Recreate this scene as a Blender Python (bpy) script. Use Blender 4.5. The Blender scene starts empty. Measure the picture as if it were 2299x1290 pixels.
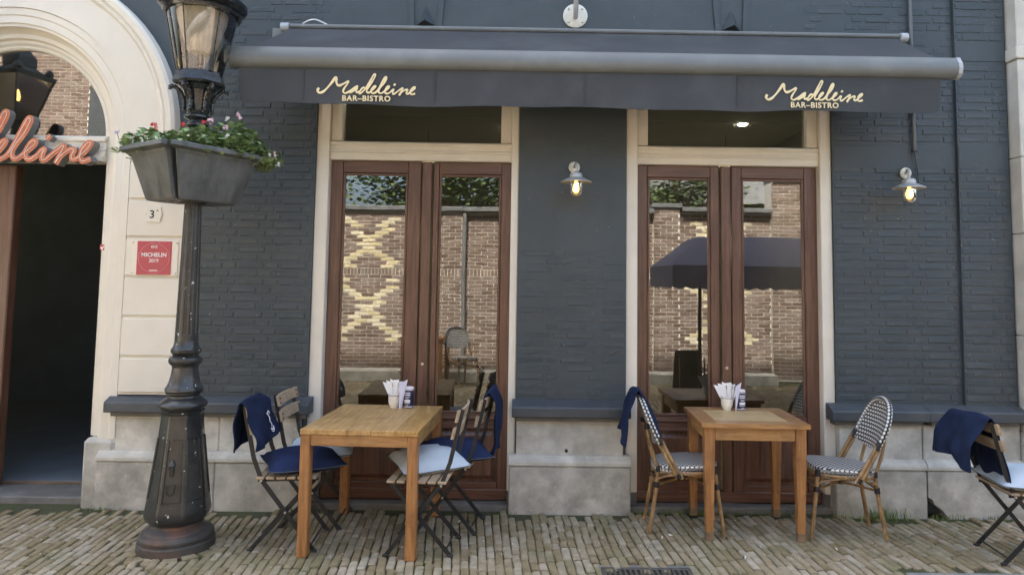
import bpy, math, random
from mathutils import Vector, Matrix
R = math.radians
random.seed(7)
sc = bpy.context.scene
C = sc.collection

# ------------------------------------------------------------------ camera
cd = bpy.data.cameras.new('camera'); cam = bpy.data.objects.new('camera', cd); C.objects.link(cam)
cd.sensor_width = 36; cd.lens = 1571.58/2299*36
cd.shift_x = (1149.5-1191.26)/2299; cd.shift_y = (511.33-645)/2299
cd.clip_start = .05; cd.clip_end = 500
def cam_axes(p, yw, r):
    fwd = Vector((math.sin(yw)*math.cos(p), math.cos(yw)*math.cos(p), math.sin(p)))
    right = Vector((math.cos(yw), -math.sin(yw), 0)); up = right.cross(fwd)
    return math.cos(r)*right+math.sin(r)*up, -math.sin(r)*right+math.cos(r)*up, fwd
rr, uu, ff = cam_axes(.0748, .0082, .0139)
cam.matrix_world = Matrix(((rr.x, uu.x, -ff.x, 0), (rr.y, uu.y, -ff.y, -5.3324), (rr.z, uu.z, -ff.z, 1.6564), (0, 0, 0, 1)))
sc.camera = cam

# ------------------------------------------------------------------ sky, sun, exposure
SUN_EL, SUN_AZ = 51.0, -12.0          # the sun stands behind the bistro, so its front lies in open shade
w = bpy.data.worlds.new('World'); sc.world = w; w.use_nodes = True
nt = w.node_tree; bg = nt.nodes['Background']
sky = nt.nodes.new('ShaderNodeTexSky'); sky.sky_type = 'NISHITA'; sky.sun_disc = False
sky.sun_elevation = R(SUN_EL); sky.sun_rotation = R(SUN_AZ)
sky.air_density = .8; sky.dust_density = 8.0; sky.ozone_density = .6
nt.links.new(sky.outputs[0], bg.inputs[0]); bg.inputs[1].default_value = .15
sl = bpy.data.lights.new('sun', 'SUN'); sl.energy = 2.2; sl.angle = R(1.0); sl.color = (1, .95, .88)
so = bpy.data.objects.new('sun', sl); C.objects.link(so)
sd = Vector((math.sin(R(SUN_AZ))*math.cos(R(SUN_EL)), math.cos(R(SUN_AZ))*math.cos(R(SUN_EL)), math.sin(R(SUN_EL))))
so.rotation_euler = sd.to_track_quat('Z', 'Y').to_euler()
sc.view_settings.view_transform = 'Standard'; sc.view_settings.look = 'None'
sc.view_settings.gamma = 1; sc.view_settings.use_curve_mapping = False
sc.view_settings.exposure = 2.75
sc.view_settings.use_white_balance = True; sc.view_settings.white_balance_temperature = 6750; sc.view_settings.white_balance_tint = 3
sc.cycles.use_denoising = True
sc.cycles.max_bounces = 8; sc.cycles.diffuse_bounces = 4; sc.cycles.glossy_bounces = 4; sc.cycles.transparent_max_bounces = 16
sc.cycles.sample_clamp_indirect = 6

# ------------------------------------------------------------------ materials
def new_mat(name):
    m = bpy.data.materials.new(name); m.use_nodes = True
    n = m.node_tree.nodes; return m, n, m.node_tree.links, n['Principled BSDF']
def tint(c, k): return (min(1, c[0]*k), min(1, c[1]*k), min(1, c[2]*k), 1)
def M(name, c, rough=.6, var=.15, scale=8, bump=0, bscale=60, metal=0, stretch=None, c2=None, spec=.5,
      dirt=None, dscale=2.5, damt=.5, piece=None, pvar=.25, speck=None, sthr=.68, sscale=45, coat=0, detail=6, psat=.25):
    """noise-mottled paint, stone, wood or metal; dirt = second colour in large patches, speck = chipped or pale flecks"""
    m, n, l, b = new_mat(name)
    geo = n.new('ShaderNodeNewGeometry'); mp = n.new('ShaderNodeMapping'); l.new(geo.outputs['Position'], mp.inputs[0])
    if stretch: mp.inputs['Scale'].default_value = stretch
    no = n.new('ShaderNodeTexNoise'); no.inputs['Scale'].default_value = scale; no.inputs['Detail'].default_value = detail
    no.inputs['Roughness'].default_value = .6; l.new(mp.outputs[0], no.inputs['Vector'])
    cr = n.new('ShaderNodeValToRGB'); l.new(no.outputs['Fac'], cr.inputs[0])
    cr.color_ramp.elements[0].position = .3; cr.color_ramp.elements[1].position = .7
    cr.color_ramp.elements[0].color = tint(c, 1-var)
    cr.color_ramp.elements[1].color = tint(c2, 1) if c2 else tint(c, 1+var)
    out = cr.outputs[0]
    if piece:                                     # per-piece brightness: object random or a stored attribute
        if piece == 'object':
            oi = n.new('ShaderNodeObjectInfo'); pv = oi.outputs['Random']
        else:
            at = n.new('ShaderNodeAttribute'); at.attribute_name = 'piece'; pv = at.outputs['Fac']
        mr = n.new('ShaderNodeMapRange'); mr.inputs[3].default_value = 1-pvar; mr.inputs[4].default_value = 1+pvar
        l.new(pv, mr.inputs[0])
        hs = n.new('ShaderNodeHueSaturation'); l.new(out, hs.inputs['Color']); l.new(mr.outputs[0], hs.inputs['Value'])
        sm = n.new('ShaderNodeMapRange'); sm.inputs[3].default_value = 1+psat; sm.inputs[4].default_value = 1-psat
        l.new(pv, sm.inputs[0]); l.new(sm.outputs[0], hs.inputs['Saturation'])
        out = hs.outputs[0]
    if dirt:
        n2 = n.new('ShaderNodeTexNoise'); n2.inputs['Scale'].default_value = dscale; n2.inputs['Detail'].default_value = 8
        n2.inputs['Roughness'].default_value = .65
        l.new(geo.outputs['Position'], n2.inputs['Vector'])
        r2 = n.new('ShaderNodeMapRange'); r2.inputs[1].default_value = .48; r2.inputs[2].default_value = .68; r2.inputs[4].default_value = damt
        l.new(n2.outputs['Fac'], r2.inputs[0])
        mx = n.new('ShaderNodeMixRGB'); l.new(r2.outputs[0], mx.inputs[0]); l.new(out, mx.inputs[1]); mx.inputs[2].default_value = tint(dirt, 1)
        out = mx.outputs[0]
    if speck:
        n3 = n.new('ShaderNodeTexNoise'); n3.inputs['Scale'].default_value = sscale; n3.inputs['Detail'].default_value = 3
        l.new(geo.outputs['Position'], n3.inputs['Vector'])
        r3 = n.new('ShaderNodeMapRange'); r3.inputs[1].default_value = sthr; r3.inputs[2].default_value = sthr+.02
        l.new(n3.outputs['Fac'], r3.inputs[0])
        mx = n.new('ShaderNodeMixRGB'); l.new(r3.outputs[0], mx.inputs[0]); l.new(out, mx.inputs[1]); mx.inputs[2].default_value = tint(speck, 1)
        out = mx.outputs[0]
    l.new(out, b.inputs['Base Color'])
    rm = n.new('ShaderNodeMapRange'); rm.inputs[3].default_value = max(.02, rough-.12); rm.inputs[4].default_value = min(1, rough+.12)
    l.new(no.outputs['Fac'], rm.inputs[0]); l.new(rm.outputs[0], b.inputs['Roughness'])
    b.inputs['Metallic'].default_value = metal; b.inputs['Specular IOR Level'].default_value = spec
    b.inputs['Coat Weight'].default_value = coat; b.inputs['Coat Roughness'].default_value = .15
    if bump:
        nb = n.new('ShaderNodeTexNoise'); nb.inputs['Scale'].default_value = bscale; nb.inputs['Detail'].default_value = 5
        l.new(mp.outputs[0], nb.inputs['Vector'])
        bp = n.new('ShaderNodeBump'); bp.inputs['Strength'].default_value = 1; bp.inputs['Distance'].default_value = bump
        l.new(nb.outputs['Fac'], bp.inputs['Height']); l.new(bp.outputs[0], b.inputs['Normal'])
    return m
def glass_mat(name, refl, tint_c=(.75, .8, .8), wave=0.0):
    m = bpy.data.materials.new(name); m.use_nodes = True; n = m.node_tree.nodes; l = m.node_tree.links
    n.remove(n['Principled BSDF']); o = n['Material Output']
    t = n.new('ShaderNodeBsdfTransparent'); t.inputs[0].default_value = (*tint_c, 1)
    g = n.new('ShaderNodeBsdfGlossy'); g.inputs['Roughness'].default_value = .0; g.inputs[0].default_value = (.97, .98, 1, 1)
    mx = n.new('ShaderNodeMixShader'); l.new(t.outputs[0], mx.inputs[1]); l.new(g.outputs[0], mx.inputs[2])
    fr = n.new('ShaderNodeFresnel'); fr.inputs[0].default_value = 1.5
    ad = n.new('ShaderNodeMath'); ad.operation = 'ADD'; ad.use_clamp = True; ad.inputs[1].default_value = refl-.04
    l.new(fr.outputs[0], ad.inputs[0]); l.new(ad.outputs[0], mx.inputs[0]); l.new(mx.outputs[0], o.inputs[0])
    if wave:
        geo = n.new('ShaderNodeNewGeometry'); nn = n.new('ShaderNodeTexNoise'); nn.inputs['Scale'].default_value = 2.2; nn.inputs['Detail'].default_value = 1
        l.new(geo.outputs['Position'], nn.inputs['Vector'])
        bp = n.new('ShaderNodeBump'); bp.inputs['Distance'].default_value = wave; bp.inputs['Strength'].default_value = 1
        l.new(nn.outputs['Fac'], bp.inputs['Height']); l.new(bp.outputs[0], g.inputs['Normal'])
    return m
def emit_mat(name, c, s):
    m, n, l, b = new_mat(name); b.inputs['Base Color'].default_value = (*c, 1)
    b.inputs['Emission Color'].default_value = (*c, 1); b.inputs['Emission Strength'].default_value = s; return m
def weave_mat(name):
    """woven plastic cane: off-white dots in staggered rows on black, on the UVs (one unit = one dot)"""
    m, n, l, b = new_mat(name)
    uv = n.new('ShaderNodeUVMap'); sp = n.new('ShaderNodeSeparateXYZ'); l.new(uv.outputs[0], sp.inputs[0])
    def mt(op, a, bb=None):
        k = n.new('ShaderNodeMath'); k.operation = op
        for i, v in enumerate((a, bb)):
            if v is None: continue
            if isinstance(v, (int, float)): k.inputs[i].default_value = v
            else: l.new(v, k.inputs[i])
        return k.outputs[0]
    row = mt('FLOOR', sp.outputs[1]); sh = mt('MULTIPLY', mt('MODULO', row, 2), .5)
    fx = mt('SUBTRACT', mt('FRACT', mt('ADD', sp.outputs[0], sh)), .5); fy = mt('SUBTRACT', mt('FRACT', sp.outputs[1]), .5)
    fx = mt('MULTIPLY', fx, .86)
    d = mt('SQRT', mt('ADD', mt('MULTIPLY', fx, fx), mt('MULTIPLY', fy, fy)))
    r = n.new('ShaderNodeMapRange'); r.inputs[1].default_value = .37; r.inputs[2].default_value = .31; l.new(d, r.inputs[0])
    mx = n.new('ShaderNodeMixRGB'); l.new(r.outputs[0], mx.inputs[0]); mx.inputs[1].default_value = (.012, .012, .014, 1); mx.inputs[2].default_value = (.74, .72, .68, 1)
    l.new(mx.outputs[0], b.inputs['Base Color']); b.inputs['Roughness'].default_value = .45
    bp = n.new('ShaderNodeBump'); bp.inputs['Distance'].default_value = .003
    hh = mt('SUBTRACT', .5, d); l.new(hh, bp.inputs['Height']); l.new(bp.outputs[0], b.inputs['Normal'])
    return m
DK = (.047, .061, .069)
mats = {}
def mm(k, *a, **kw): mats[k] = M(k, *a, **kw)
mm('paint_dark', DK, rough=.52, var=.10, scale=5, bump=.0012, bscale=90, dirt=(.070, .086, .094), dscale=1.3, damt=.6, speck=(.26, .27, .28), sthr=.722, sscale=42)
mm('paint_brick', DK, rough=.5, var=.10, scale=7, bump=.0016, bscale=70, dirt=(.070, .086, .094), dscale=1.3, damt=.6, piece='object', pvar=.06, speck=(.26, .27, .28), sthr=.722, sscale=42)
mm('paint_brick_far', DK, rough=.5, var=.10, scale=7, bump=.0016, bscale=70, dirt=(.070, .086, .094), dscale=1.3, damt=.6, piece='attr', pvar=.06, speck=(.26, .27, .28), sthr=.722, sscale=42)
mm('sill_paint', (.062, .07, .078), rough=.5, var=.14, scale=6, bump=.001, bscale=60, dirt=(.12, .125, .125), dscale=4, damt=.35, speck=(.5, .5, .48), sthr=.76, sscale=14)
mm('cream', (.74, .695, .60), rough=.45, var=.035, scale=3, bump=.0005, bscale=40, dirt=(.6, .56, .48), dscale=2.2, damt=.25)
mm('cream_frame', (.74, .69, .59), rough=.4, var=.04, scale=4, bump=.0003, bscale=40, dirt=(.56, .515, .44), dscale=3, damt=.25)
mm('stone', (.53, .515, .46), rough=.85, var=.30, scale=5, bump=.003, bscale=30, dirt=(.34, .33, .285), dscale=4.2, damt=.85, speck=(.62, .6, .55), sthr=.715, sscale=30, detail=12)
mm('stone_low', (.47, .455, .405), rough=.88, var=.34, scale=5, bump=.003, bscale=30, dirt=(.26, .25, .215), dscale=3.6, damt=.85, speck=(.55, .53, .49), sthr=.715, sscale=30, detail=12)
mm('stone_dark', (.17, .165, .155), rough=.85, var=.25, scale=6, bump=.003, bscale=30, dirt=(.10, .10, .085), dscale=4, damt=.5)
mm('stone_col', (.62, .59, .52), rough=.8, var=.12, scale=4, bump=.002, bscale=30, dirt=(.42, .40, .35), dscale=2.4, damt=.5)
mm('wood_door', (.125, .057, .037), rough=.34, var=.42, scale=5, stretch=(9, 9, .55), c2=(.19, .096, .061), bump=.0006, bscale=8, dirt=(.09, .043, .03), dscale=3, damt=.5, spec=.5)
mm('wood_door_h', (.125, .057, .037), rough=.34, var=.42, scale=5, stretch=(.55, 9, 9), c2=(.19, .096, .061), bump=.0006, bscale=8, dirt=(.09, .043, .03), dscale=3, damt=.5)
mm('teak', (.46, .265, .095), rough=.46, var=.28, scale=6, stretch=(11, .7, 9), c2=(.58, .36, .145), bump=.0005, bscale=9, dirt=(.28, .15, .06), dscale=7, damt=.6, coat=.03, spec=.25, piece='object', pvar=.08, psat=.04)
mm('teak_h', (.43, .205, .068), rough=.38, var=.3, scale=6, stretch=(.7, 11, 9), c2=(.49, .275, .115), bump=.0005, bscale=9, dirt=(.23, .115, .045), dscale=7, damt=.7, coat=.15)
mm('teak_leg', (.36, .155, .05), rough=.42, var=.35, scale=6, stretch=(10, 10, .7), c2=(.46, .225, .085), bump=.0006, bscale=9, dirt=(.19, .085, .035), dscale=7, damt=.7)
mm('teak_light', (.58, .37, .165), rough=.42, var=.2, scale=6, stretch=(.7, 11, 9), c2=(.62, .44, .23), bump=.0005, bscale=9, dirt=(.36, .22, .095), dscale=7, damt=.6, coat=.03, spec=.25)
mm('teak_foot', (.20, .13, .075), rough=.8, var=.3, scale=12)
mm('lantern_green', (.12, .135, .12), rough=.5, var=.2, scale=10)
mm('slat', (.42, .30, .19), rough=.7, var=.25, scale=8, stretch=(8, 1, 8), c2=(.52, .40, .27), bump=.0006, bscale=20, dirt=(.22, .17, .12), dscale=9, damt=.5)
mm('black_metal', (.018, .019, .021), rough=.45, var=.3, scale=20, speck=(.12, .11, .10), sthr=.74, sscale=60, bump=.0003, bscale=80)
mm('lamp_black', (.024, .026, .026), rough=.32, var=.35, scale=9, bump=.0016, bscale=55, dirt=(.07, .068, .06), dscale=6, damt=.5, speck=(.62, .62, .58), sthr=.69, sscale=42, coat=.25)
mm('lamp_clean', (.018, .02, .022), rough=.25, var=.3, scale=12, bump=.0006, bscale=60, coat=.3)
mm('lamp_foot', (.06, .055, .05), rough=.6, var=.4, scale=8, bump=.002, bscale=40, dirt=(.17, .075, .045), dscale=6, damt=.8, speck=(.4, .38, .35), sthr=.72, sscale=50)
mm('steel', (.55, .55, .53), rough=.45, var=.15, scale=20, metal=.7)
mm('bolt', (.6, .58, .55), rough=.35, var=.1, scale=20, metal=.8)
mm('galv', (.46, .47, .47), rough=.5, var=.15, scale=25, metal=.35, bump=.0003)
mm('plate_white', (.70, .69, .60), rough=.5, var=.08, scale=12, dirt=(.4, .38, .3), dscale=9, damt=.35)
mm('awning_cloth', (.055, .058, .062), rough=.85, var=.14, scale=3, bump=.0006, bscale=400, dirt=(.095, .10, .10), dscale=1.5, damt=.5)
mm('awning_bar', (.165, .175, .172), rough=.42, var=.1, scale=3, dirt=(.23, .24, .235), dscale=3, damt=.4)
mm('awning_cap', (.42, .44, .46), rough=.4, var=.08, scale=8)
mm('letter_cream', (.86, .72, .42), rough=.55, var=.04, scale=10)
mm('neon_orange', (.58, .165, .072), rough=.55, var=.22, scale=18, c2=(.66, .24, .12), dirt=(.38, .12, .07), dscale=12, damt=.6)
mm('neon_side', (.19, .19, .195), rough=.5, var=.1, scale=12)
mm('neon_tube', (.85, .78, .72), rough=.2, var=.03, scale=10)
mm('planter', (.09, .097, .093), rough=.5, var=.2, scale=5, stretch=(3, 3, .5), c2=(.145, .153, .147), bump=.0006, bscale=50, dirt=(.24, .24, .225), dscale=3.4, damt=.5)
mm('soil', (.05, .035, .025), rough=1, var=.3, scale=30, bump=.01, bscale=40)
mm('leaf', (.15, .25, .09), rough=.5, var=.4, scale=18, c2=(.32, .44, .19))
mm('leaf_tree', (.05, .09, .03), rough=.6, var=.4, scale=4, c2=(.11, .17, .05))
mm('stem', (.12, .16, .06), rough=.7, var=.2, scale=20)
mm('bark', (.10, .08, .06), rough=.9, var=.3, scale=12, bump=.01, bscale=12)
mm('petal_red', (.62, .045, .05), rough=.6, var=.15, scale=40)
mm('petal_pink', (.80, .55, .62), rough=.6, var=.15, scale=60)
mm('petal_white', (.84, .82, .79), rough=.6, var=.06, scale=60)
mm('petal_lilac', (.55, .47, .66), rough=.6, var=.1, scale=60)
mm('navy', (.015, .024, .058), rough=.95, var=.25, scale=14, bump=.0010, bscale=260, spec=.15)
mm('navy_cushion', (.018, .030, .085), rough=.9, var=.2, scale=10, bump=.0009, bscale=240, spec=.2)
mm('pale_cushion', (.50, .58, .66), rough=.9, var=.06, scale=9, bump=.0008, bscale=240, spec=.2)
mm('grey_cushion', (.47, .48, .46), rough=.9, var=.08, scale=9, bump=.0008, bscale=240, spec=.2)
mm('seam', (.10, .12, .13), rough=.9, var=.1, scale=30)
mm('white_thread', (.75, .75, .77), rough=.9, var=.05, scale=40)
mm('bamboo', (.30, .175, .075), rough=.35, var=.4, scale=14, stretch=(3, 3, 1), c2=(.45, .29, .135), dirt=(.10, .055, .028), dscale=12, damt=.8)
mm('black_wrap', (.016, .016, .019), rough=.5, var=.3, scale=40, bump=.001, bscale=150)
mm('ceramic', (.84, .80, .70), rough=.18, var=.03, scale=10, coat=.4)
mm('blue_line', (.05, .06, .16), rough=.3, var=.05, scale=10)
mm('napkin', (.88, .88, .89), rough=.9, var=.03, scale=20)
mm('cutlery', (.55, .55, .56), rough=.25, var=.2, scale=60, metal=.9)
mm('card', (.72, .70, .80), rough=.6, var=.03, scale=10)
mm('tin_navy', (.022, .022, .062), rough=.35, var=.15, scale=30)
mm('tin_print', (.60, .58, .66), rough=.5, var=.35, scale=150, c2=(.8, .78, .84))
mm('tin_lid', (.86, .80, .82), rough=.5, var=.05, scale=20)
mm('plaque_red', (.44, .045, .075), rough=.3, var=.08, scale=6, coat=.3)
mm('acrylic', (.78, .73, .64), rough=.15, var=.02, scale=6, coat=.4)
mm('print_white', (.86, .84, .84), rough=.6, var=.03, scale=20)
mm('print_pink', (.72, .36, .40), rough=.5, var=.03, scale=20)
mm('enamel', (.76, .73, .64), rough=.2, var=.03, scale=10, coat=.4)
mm('print_black', (.02, .02, .02), rough=.5, var=.1, scale=20)
mm('dirt', (.085, .075, .045), rough=1, var=.35, scale=9, c2=(.075, .09, .03), bump=.006, bscale=60)
PV = dict(rough=.88, var=.22, scale=14, bump=.0025, bscale=55, dirt=(.175, .165, .08), dscale=2.2, damt=.8, pvar=.27, psat=.25)
mm('paver', (.295, .237, .15), c2=(.385, .315, .21), piece='object', **PV)
mm('paver_far', (.295, .237, .15), c2=(.385, .315, .21), piece='attr', **PV)
mm('kerb', (.23, .235, .23), rough=.85, var=.2, scale=8, bump=.002, bscale=40)
mm('iron', (.075, .07, .065), rough=.6, var=.4, scale=20, bump=.001, bscale=60, dirt=(.12, .1, .07), dscale=8, damt=.5)
mm('grass', (.10, .18, .03), rough=.7, var=.4, scale=15, c2=(.20, .28, .05))
mm('litter', (.8, .78, .74), rough=.8, var=.05, scale=30)
mm('litter_tan', (.55, .38, .2), rough=.8, var=.1, scale=30)
mm('room_wall', (.30, .28, .25), rough=.8, var=.15, scale=3)
mm('room_ceiling', (.5, .5, .48), rough=.9, var=.05, scale=3)
mm('room_floor', (.2, .15, .11), rough=.5, var=.2, scale=5)
mm('opp_mortar', (.74, .70, .62), rough=.95, var=.12, scale=8)
mm('opp_brick', (.20, .135, .112), rough=.9, var=.25, scale=4, piece='attr', pvar=.30, c2=(.27, .19, .158))
mm('opp_cream', (.72, .62, .42), rough=.9, var=.1, scale=6, piece='attr', pvar=.12)
mm('coping', (.16, .165, .17), rough=.8, var=.2, scale=6)
mm('parasol', (.085, .088, .14), rough=.85, var=.12, scale=4, c2=(.11, .115, .175))
mm('hall_glare', (.13, .165, .20), rough=.8, var=.15, scale=3)  # bluish glare and reflections of the entrance put into the colour
mm('board', (.018, .022, .03), rough=.5, var=.2, scale=6)
mm('chalk', (.7, .7, .7), rough=.9, var=.1, scale=60)
mm('wire_white', (.8, .8, .8), rough=.5, var=.02, scale=10)
mm('sticker', (.55, .08, .08), rough=.5, var=.1, scale=30)
mm('paint_upper', (.13, .14, .145), rough=.5, var=.08, scale=5, bump=.001, bscale=60)
mats['pane'] = glass_mat('pane', .145, (.6, .62, .62), wave=.0005)
mats['pane_clear'] = glass_mat('pane_clear', .13, (.9, .92, .92))
mats['lantern_pane'] = glass_mat('lantern_pane', .22, (.6, .63, .57))
mats['jar_glass'] = glass_mat('jar_glass', .10, (.93, .88, .82))
mats['filament'] = emit_mat('filament', (1, .62, .2), 9)
mats['flame'] = emit_mat('flame', (1, .5, .12), 7)
mats['downlight'] = emit_mat('downlight', (1, .9, .7), 30)
mats['fill_globe'] = emit_mat('fill_globe', (1, .78, .5), 14)
mats['weave'] = weave_mat('weave')
mb_, n_, l_, b_ = new_mat('amber_bulb'); b_.inputs['Base Color'].default_value = (.9, .55, .22, 1); b_.inputs['Emission Color'].default_value = (1, .55, .16, 1); b_.inputs['Emission Strength'].default_value = .55; b_.inputs['Roughness'].default_value = .2; mats['amber_bulb'] = mb_
def diffuser_mat():
    m = M('diffuser', (.62, .52, .42), rough=.5, var=.25, scale=9, stretch=(6, 6, .15), c2=(.72, .64, .55)); return m
mats['diffuser'] = diffuser_mat()

# ------------------------------------------------------------------ mesh building
class MB:
    def __init__(s): s.v = []; s.f = []; s.uv = {}; s.att = []
    def add(s, vs, fs):
        o = len(s.v); s.v += [tuple(p) for p in vs]; s.f += [tuple(i+o for i in f) for f in fs]; return s
    def box(s, x0, x1, y0, y1, z0, z1, b=0):
        if b <= 0:
            return s.add([(x, y, z) for x in (x0, x1) for y in (y0, y1) for z in (z0, z1)],
                         [(0, 1, 3, 2), (4, 6, 7, 5), (0, 4, 5, 1), (2, 3, 7, 6), (0, 2, 6, 4), (1, 5, 7, 3)])
        b = min(b, (x1-x0)*.45, (y1-y0)*.45, (z1-z0)*.45)
        vs = []; idx = {}
        for sx in (0, 1):
            for sy in (0, 1):
                for sz in (0, 1):
                    X = (x0, x1)[sx]; Y = (y0, y1)[sy]; Z = (z0, z1)[sz]
                    ix = b if sx == 0 else -b; iy = b if sy == 0 else -b; iz = b if sz == 0 else -b
                    idx[sx, sy, sz, 0] = len(vs); vs.append((X, Y+iy, Z+iz))
                    idx[sx, sy, sz, 1] = len(vs); vs.append((X+ix, Y, Z+iz))
                    idx[sx, sy, sz, 2] = len(vs); vs.append((X+ix, Y+iy, Z))
        fs = []
        for a in (0, 1):
            q = [(0, 0), (0, 1), (1, 1), (1, 0)]
            fs.append([idx[a, i, j, 0] for i, j in (q if a == 1 else q[::-1])][::-1])
            fs.append([idx[i, a, j, 1] for i, j in (q if a == 0 else q[::-1])][::-1])
            fs.append([idx[i, j, a, 2] for i, j in (q if a == 1 else q[::-1])][::-1])
        for i in (0, 1):
            for j in (0, 1):
                fs.append((idx[0, i, j, 1], idx[1, i, j, 1], idx[1, i, j, 2], idx[0, i, j, 2]))
                fs.append((idx[i, 0, j, 0], idx[i, 1, j, 0], idx[i, 1, j, 2], idx[i, 0, j, 2]))
                fs.append((idx[i, j, 0, 0], idx[i, j, 1, 0], idx[i, j, 1, 1], idx[i, j, 0, 1]))
                for k in (0, 1): fs.append((idx[i, j, k, 0], idx[i, j, k, 1], idx[i, j, k, 2]))
        return s.add(vs, fs)
    def tube(s, path, r, n=8, caps=True, flat=None, closed=False):
        """swept tube; r a number or a list; flat=(Vector axis, scale) squashes the section along an axis"""
        P = [Vector(p) for p in path]; k = len(P)
        rs = r if isinstance(r, (list, tuple)) else [r]*k
        o = len(s.v); up = None
        for i, p in enumerate(P):
            if closed: t = P[(i+1) % k]-P[i-1]
            else: t = P[min(i+1, k-1)]-P[max(i-1, 0)]
            t = t.normalized() if t.length > 1e-9 else Vector((0, 0, 1))
            if up is None:
                a = Vector((0, 0, 1)) if abs(t.z) < .9 else Vector((0, 1, 0)); up = (a-t*a.dot(t)).normalized()
            else:
                up = up-t*up.dot(t); up = up.normalized() if up.length > 1e-6 else t.orthogonal().normalized()
            sd_ = t.cross(up)
            for j in range(n):
                a = 2*math.pi*j/n; d = up*math.cos(a)*rs[i]+sd_*math.sin(a)*rs[i]
                if flat: d = d-flat[0]*d.dot(flat[0])*(1-flat[1])
                s.v.append(tuple(p+d))
        m = k if closed else k-1
        for i in range(m):
            for j in range(n):
                a, b = o+i*n+j, o+i*n+(j+1) % n; c, d = o+((i+1) % k)*n+(j+1) % n, o+((i+1) % k)*n+j
                s.f.append((a, b, c, d))
        if caps and not closed:
            s.f.append(tuple(o+j for j in range(n))[::-1]); s.f.append(tuple(o+(k-1)*n+j for j in range(n)))
        return s
    def lathe(s, prof, n=32, c=(0, 0), mod=None, cap=True, rot=0):
        o = len(s.v); k = len(prof)
        for r, z in prof:
            for j in range(n):
                a = 2*math.pi*j/n+rot; q = r*(mod(a-rot, z) if mod else 1)
                s.v.append((c[0]+q*math.cos(a), c[1]+q*math.sin(a), z))
        for i in range(k-1):
            for j in range(n):
                s.f.append((o+i*n+j, o+i*n+(j+1) % n, o+(i+1)*n+(j+1) % n, o+(i+1)*n+j))
        if cap:
            s.f.append(tuple(o+j for j in range(n))[::-1]); s.f.append(tuple(o+(k-1)*n+j for j in range(n)))
        return s
    def prism_x(s, prof, x0, x1):
        """profile of (y,z) points extruded along X"""
        k = len(prof); o = len(s.v)
        s.v += [(x0, y, z) for y, z in prof]+[(x1, y, z) for y, z in prof]
        s.f += [(o+i, o+(i+1) % k, o+k+(i+1) % k, o+k+i) for i in range(k)]
        s.f += [tuple(range(o, o+k))[::-1], tuple(range(o+k, o+2*k))]; return s
    def prism(s, poly, z0, z1, scale0=1, c=(0, 0)):
        k = len(poly); o = len(s.v)
        s.v += [(c[0]+(x-c[0])*scale0, c[1]+(y-c[1])*scale0, z0) for x, y in poly]+[(x, y, z1) for x, y in poly]
        s.f += [(o+i, o+(i+1) % k, o+k+(i+1) % k, o+k+i) for i in range(k)]
        s.f += [tuple(range(o, o+k))[::-1], tuple(range(o+k, o+2*k))]; return s
    def mesh(s, name, mat, smooth=False, angle=35):
        me = bpy.data.meshes.new(name); me.from_pydata(s.v, [], s.f); me.update()
        ms = mat if isinstance(mat, (list, tuple)) else [mat]
        for q in ms: me.materials.append(mats[q])
        if smooth:
            me.polygons.foreach_set('use_smooth', [True]*len(me.polygons))
            if angle < 180: me.set_sharp_from_angle(angle=R(angle))
        return me
    def build(s, name, mat, parent=None, smooth=False, angle=35, loc=None, rot=None):
        o = bpy.data.objects.new(name, s.mesh(name, mat, smooth, angle)); C.objects.link(o); o.parent = parent
        if loc: o.location = loc
        if rot: o.rotation_euler = rot
        return o
def tag(o, label=None, cat=None, group=None, kind=None):
    if label: o['label'] = label
    if cat: o['category'] = cat
    if group: o['group'] = group
    if kind: o['kind'] = kind
    return o
def thing(name, label, cat, loc=(0, 0, 0), rz=0, group=None):
    o = bpy.data.objects.new(name, None); C.objects.link(o); o.location = loc; o.rotation_euler = (0, 0, rz)
    o.empty_display_size = .1
    return tag(o, label, cat, group)
def copy_tree(o, parent=None):
    c = o.copy(); C.objects.link(c); c.parent = parent
    for ch in list(o.children): copy_tree(ch, c)
    return c
def catmull(pts, n=5, closed=False):
    P = [Vector(p) for p in pts]; k = len(P); out = []
    m = k if closed else k-1
    for i in range(m):
        p0 = P[(i-1) % k] if closed or i > 0 else P[0]; p1 = P[i]; p2 = P[(i+1) % k]
        p3 = P[(i+2) % k] if closed or i+2 < k else P[-1]
        for j in range(n):
            t = j/n
            out.append(.5*((2*p1)+(-p0+p2)*t+(2*p0-5*p1+4*p2-p3)*t*t+(-p0+3*p1-3*p2+p3)*t**3))
    if not closed: out.append(P[-1])
    return out
def text_mesh(name, body, size, mat, bold=0.0, ext=.001, space=1.0):
    cu = bpy.data.curves.new(name, 'FONT'); cu.body = body; cu.size = size; cu.extrude = ext; cu.offset = bold
    cu.align_x = 'CENTER'; cu.align_y = 'CENTER'; cu.space_character = space; cu.resolution_u = 4
    t = bpy.data.objects.new(name, cu); C.objects.link(t)
    dg = bpy.context.evaluated_depsgraph_get(); me = bpy.data.meshes.new_from_object(t.evaluated_get(dg))
    bpy.data.objects.remove(t); bpy.data.curves.remove(cu)
    me.materials.clear(); me.materials.append(mats[mat]); return me
def put_text(name, body, size, mat, loc, parent, bold=0, ext=.001, space=1.0, rot=(R(90), 0, 0)):
    o = bpy.data.objects.new(name, text_mesh(name, body, size, mat, bold, ext, space)); C.objects.link(o)
    o.parent = parent; o.location = loc; o.rotation_euler = rot; return o

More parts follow.
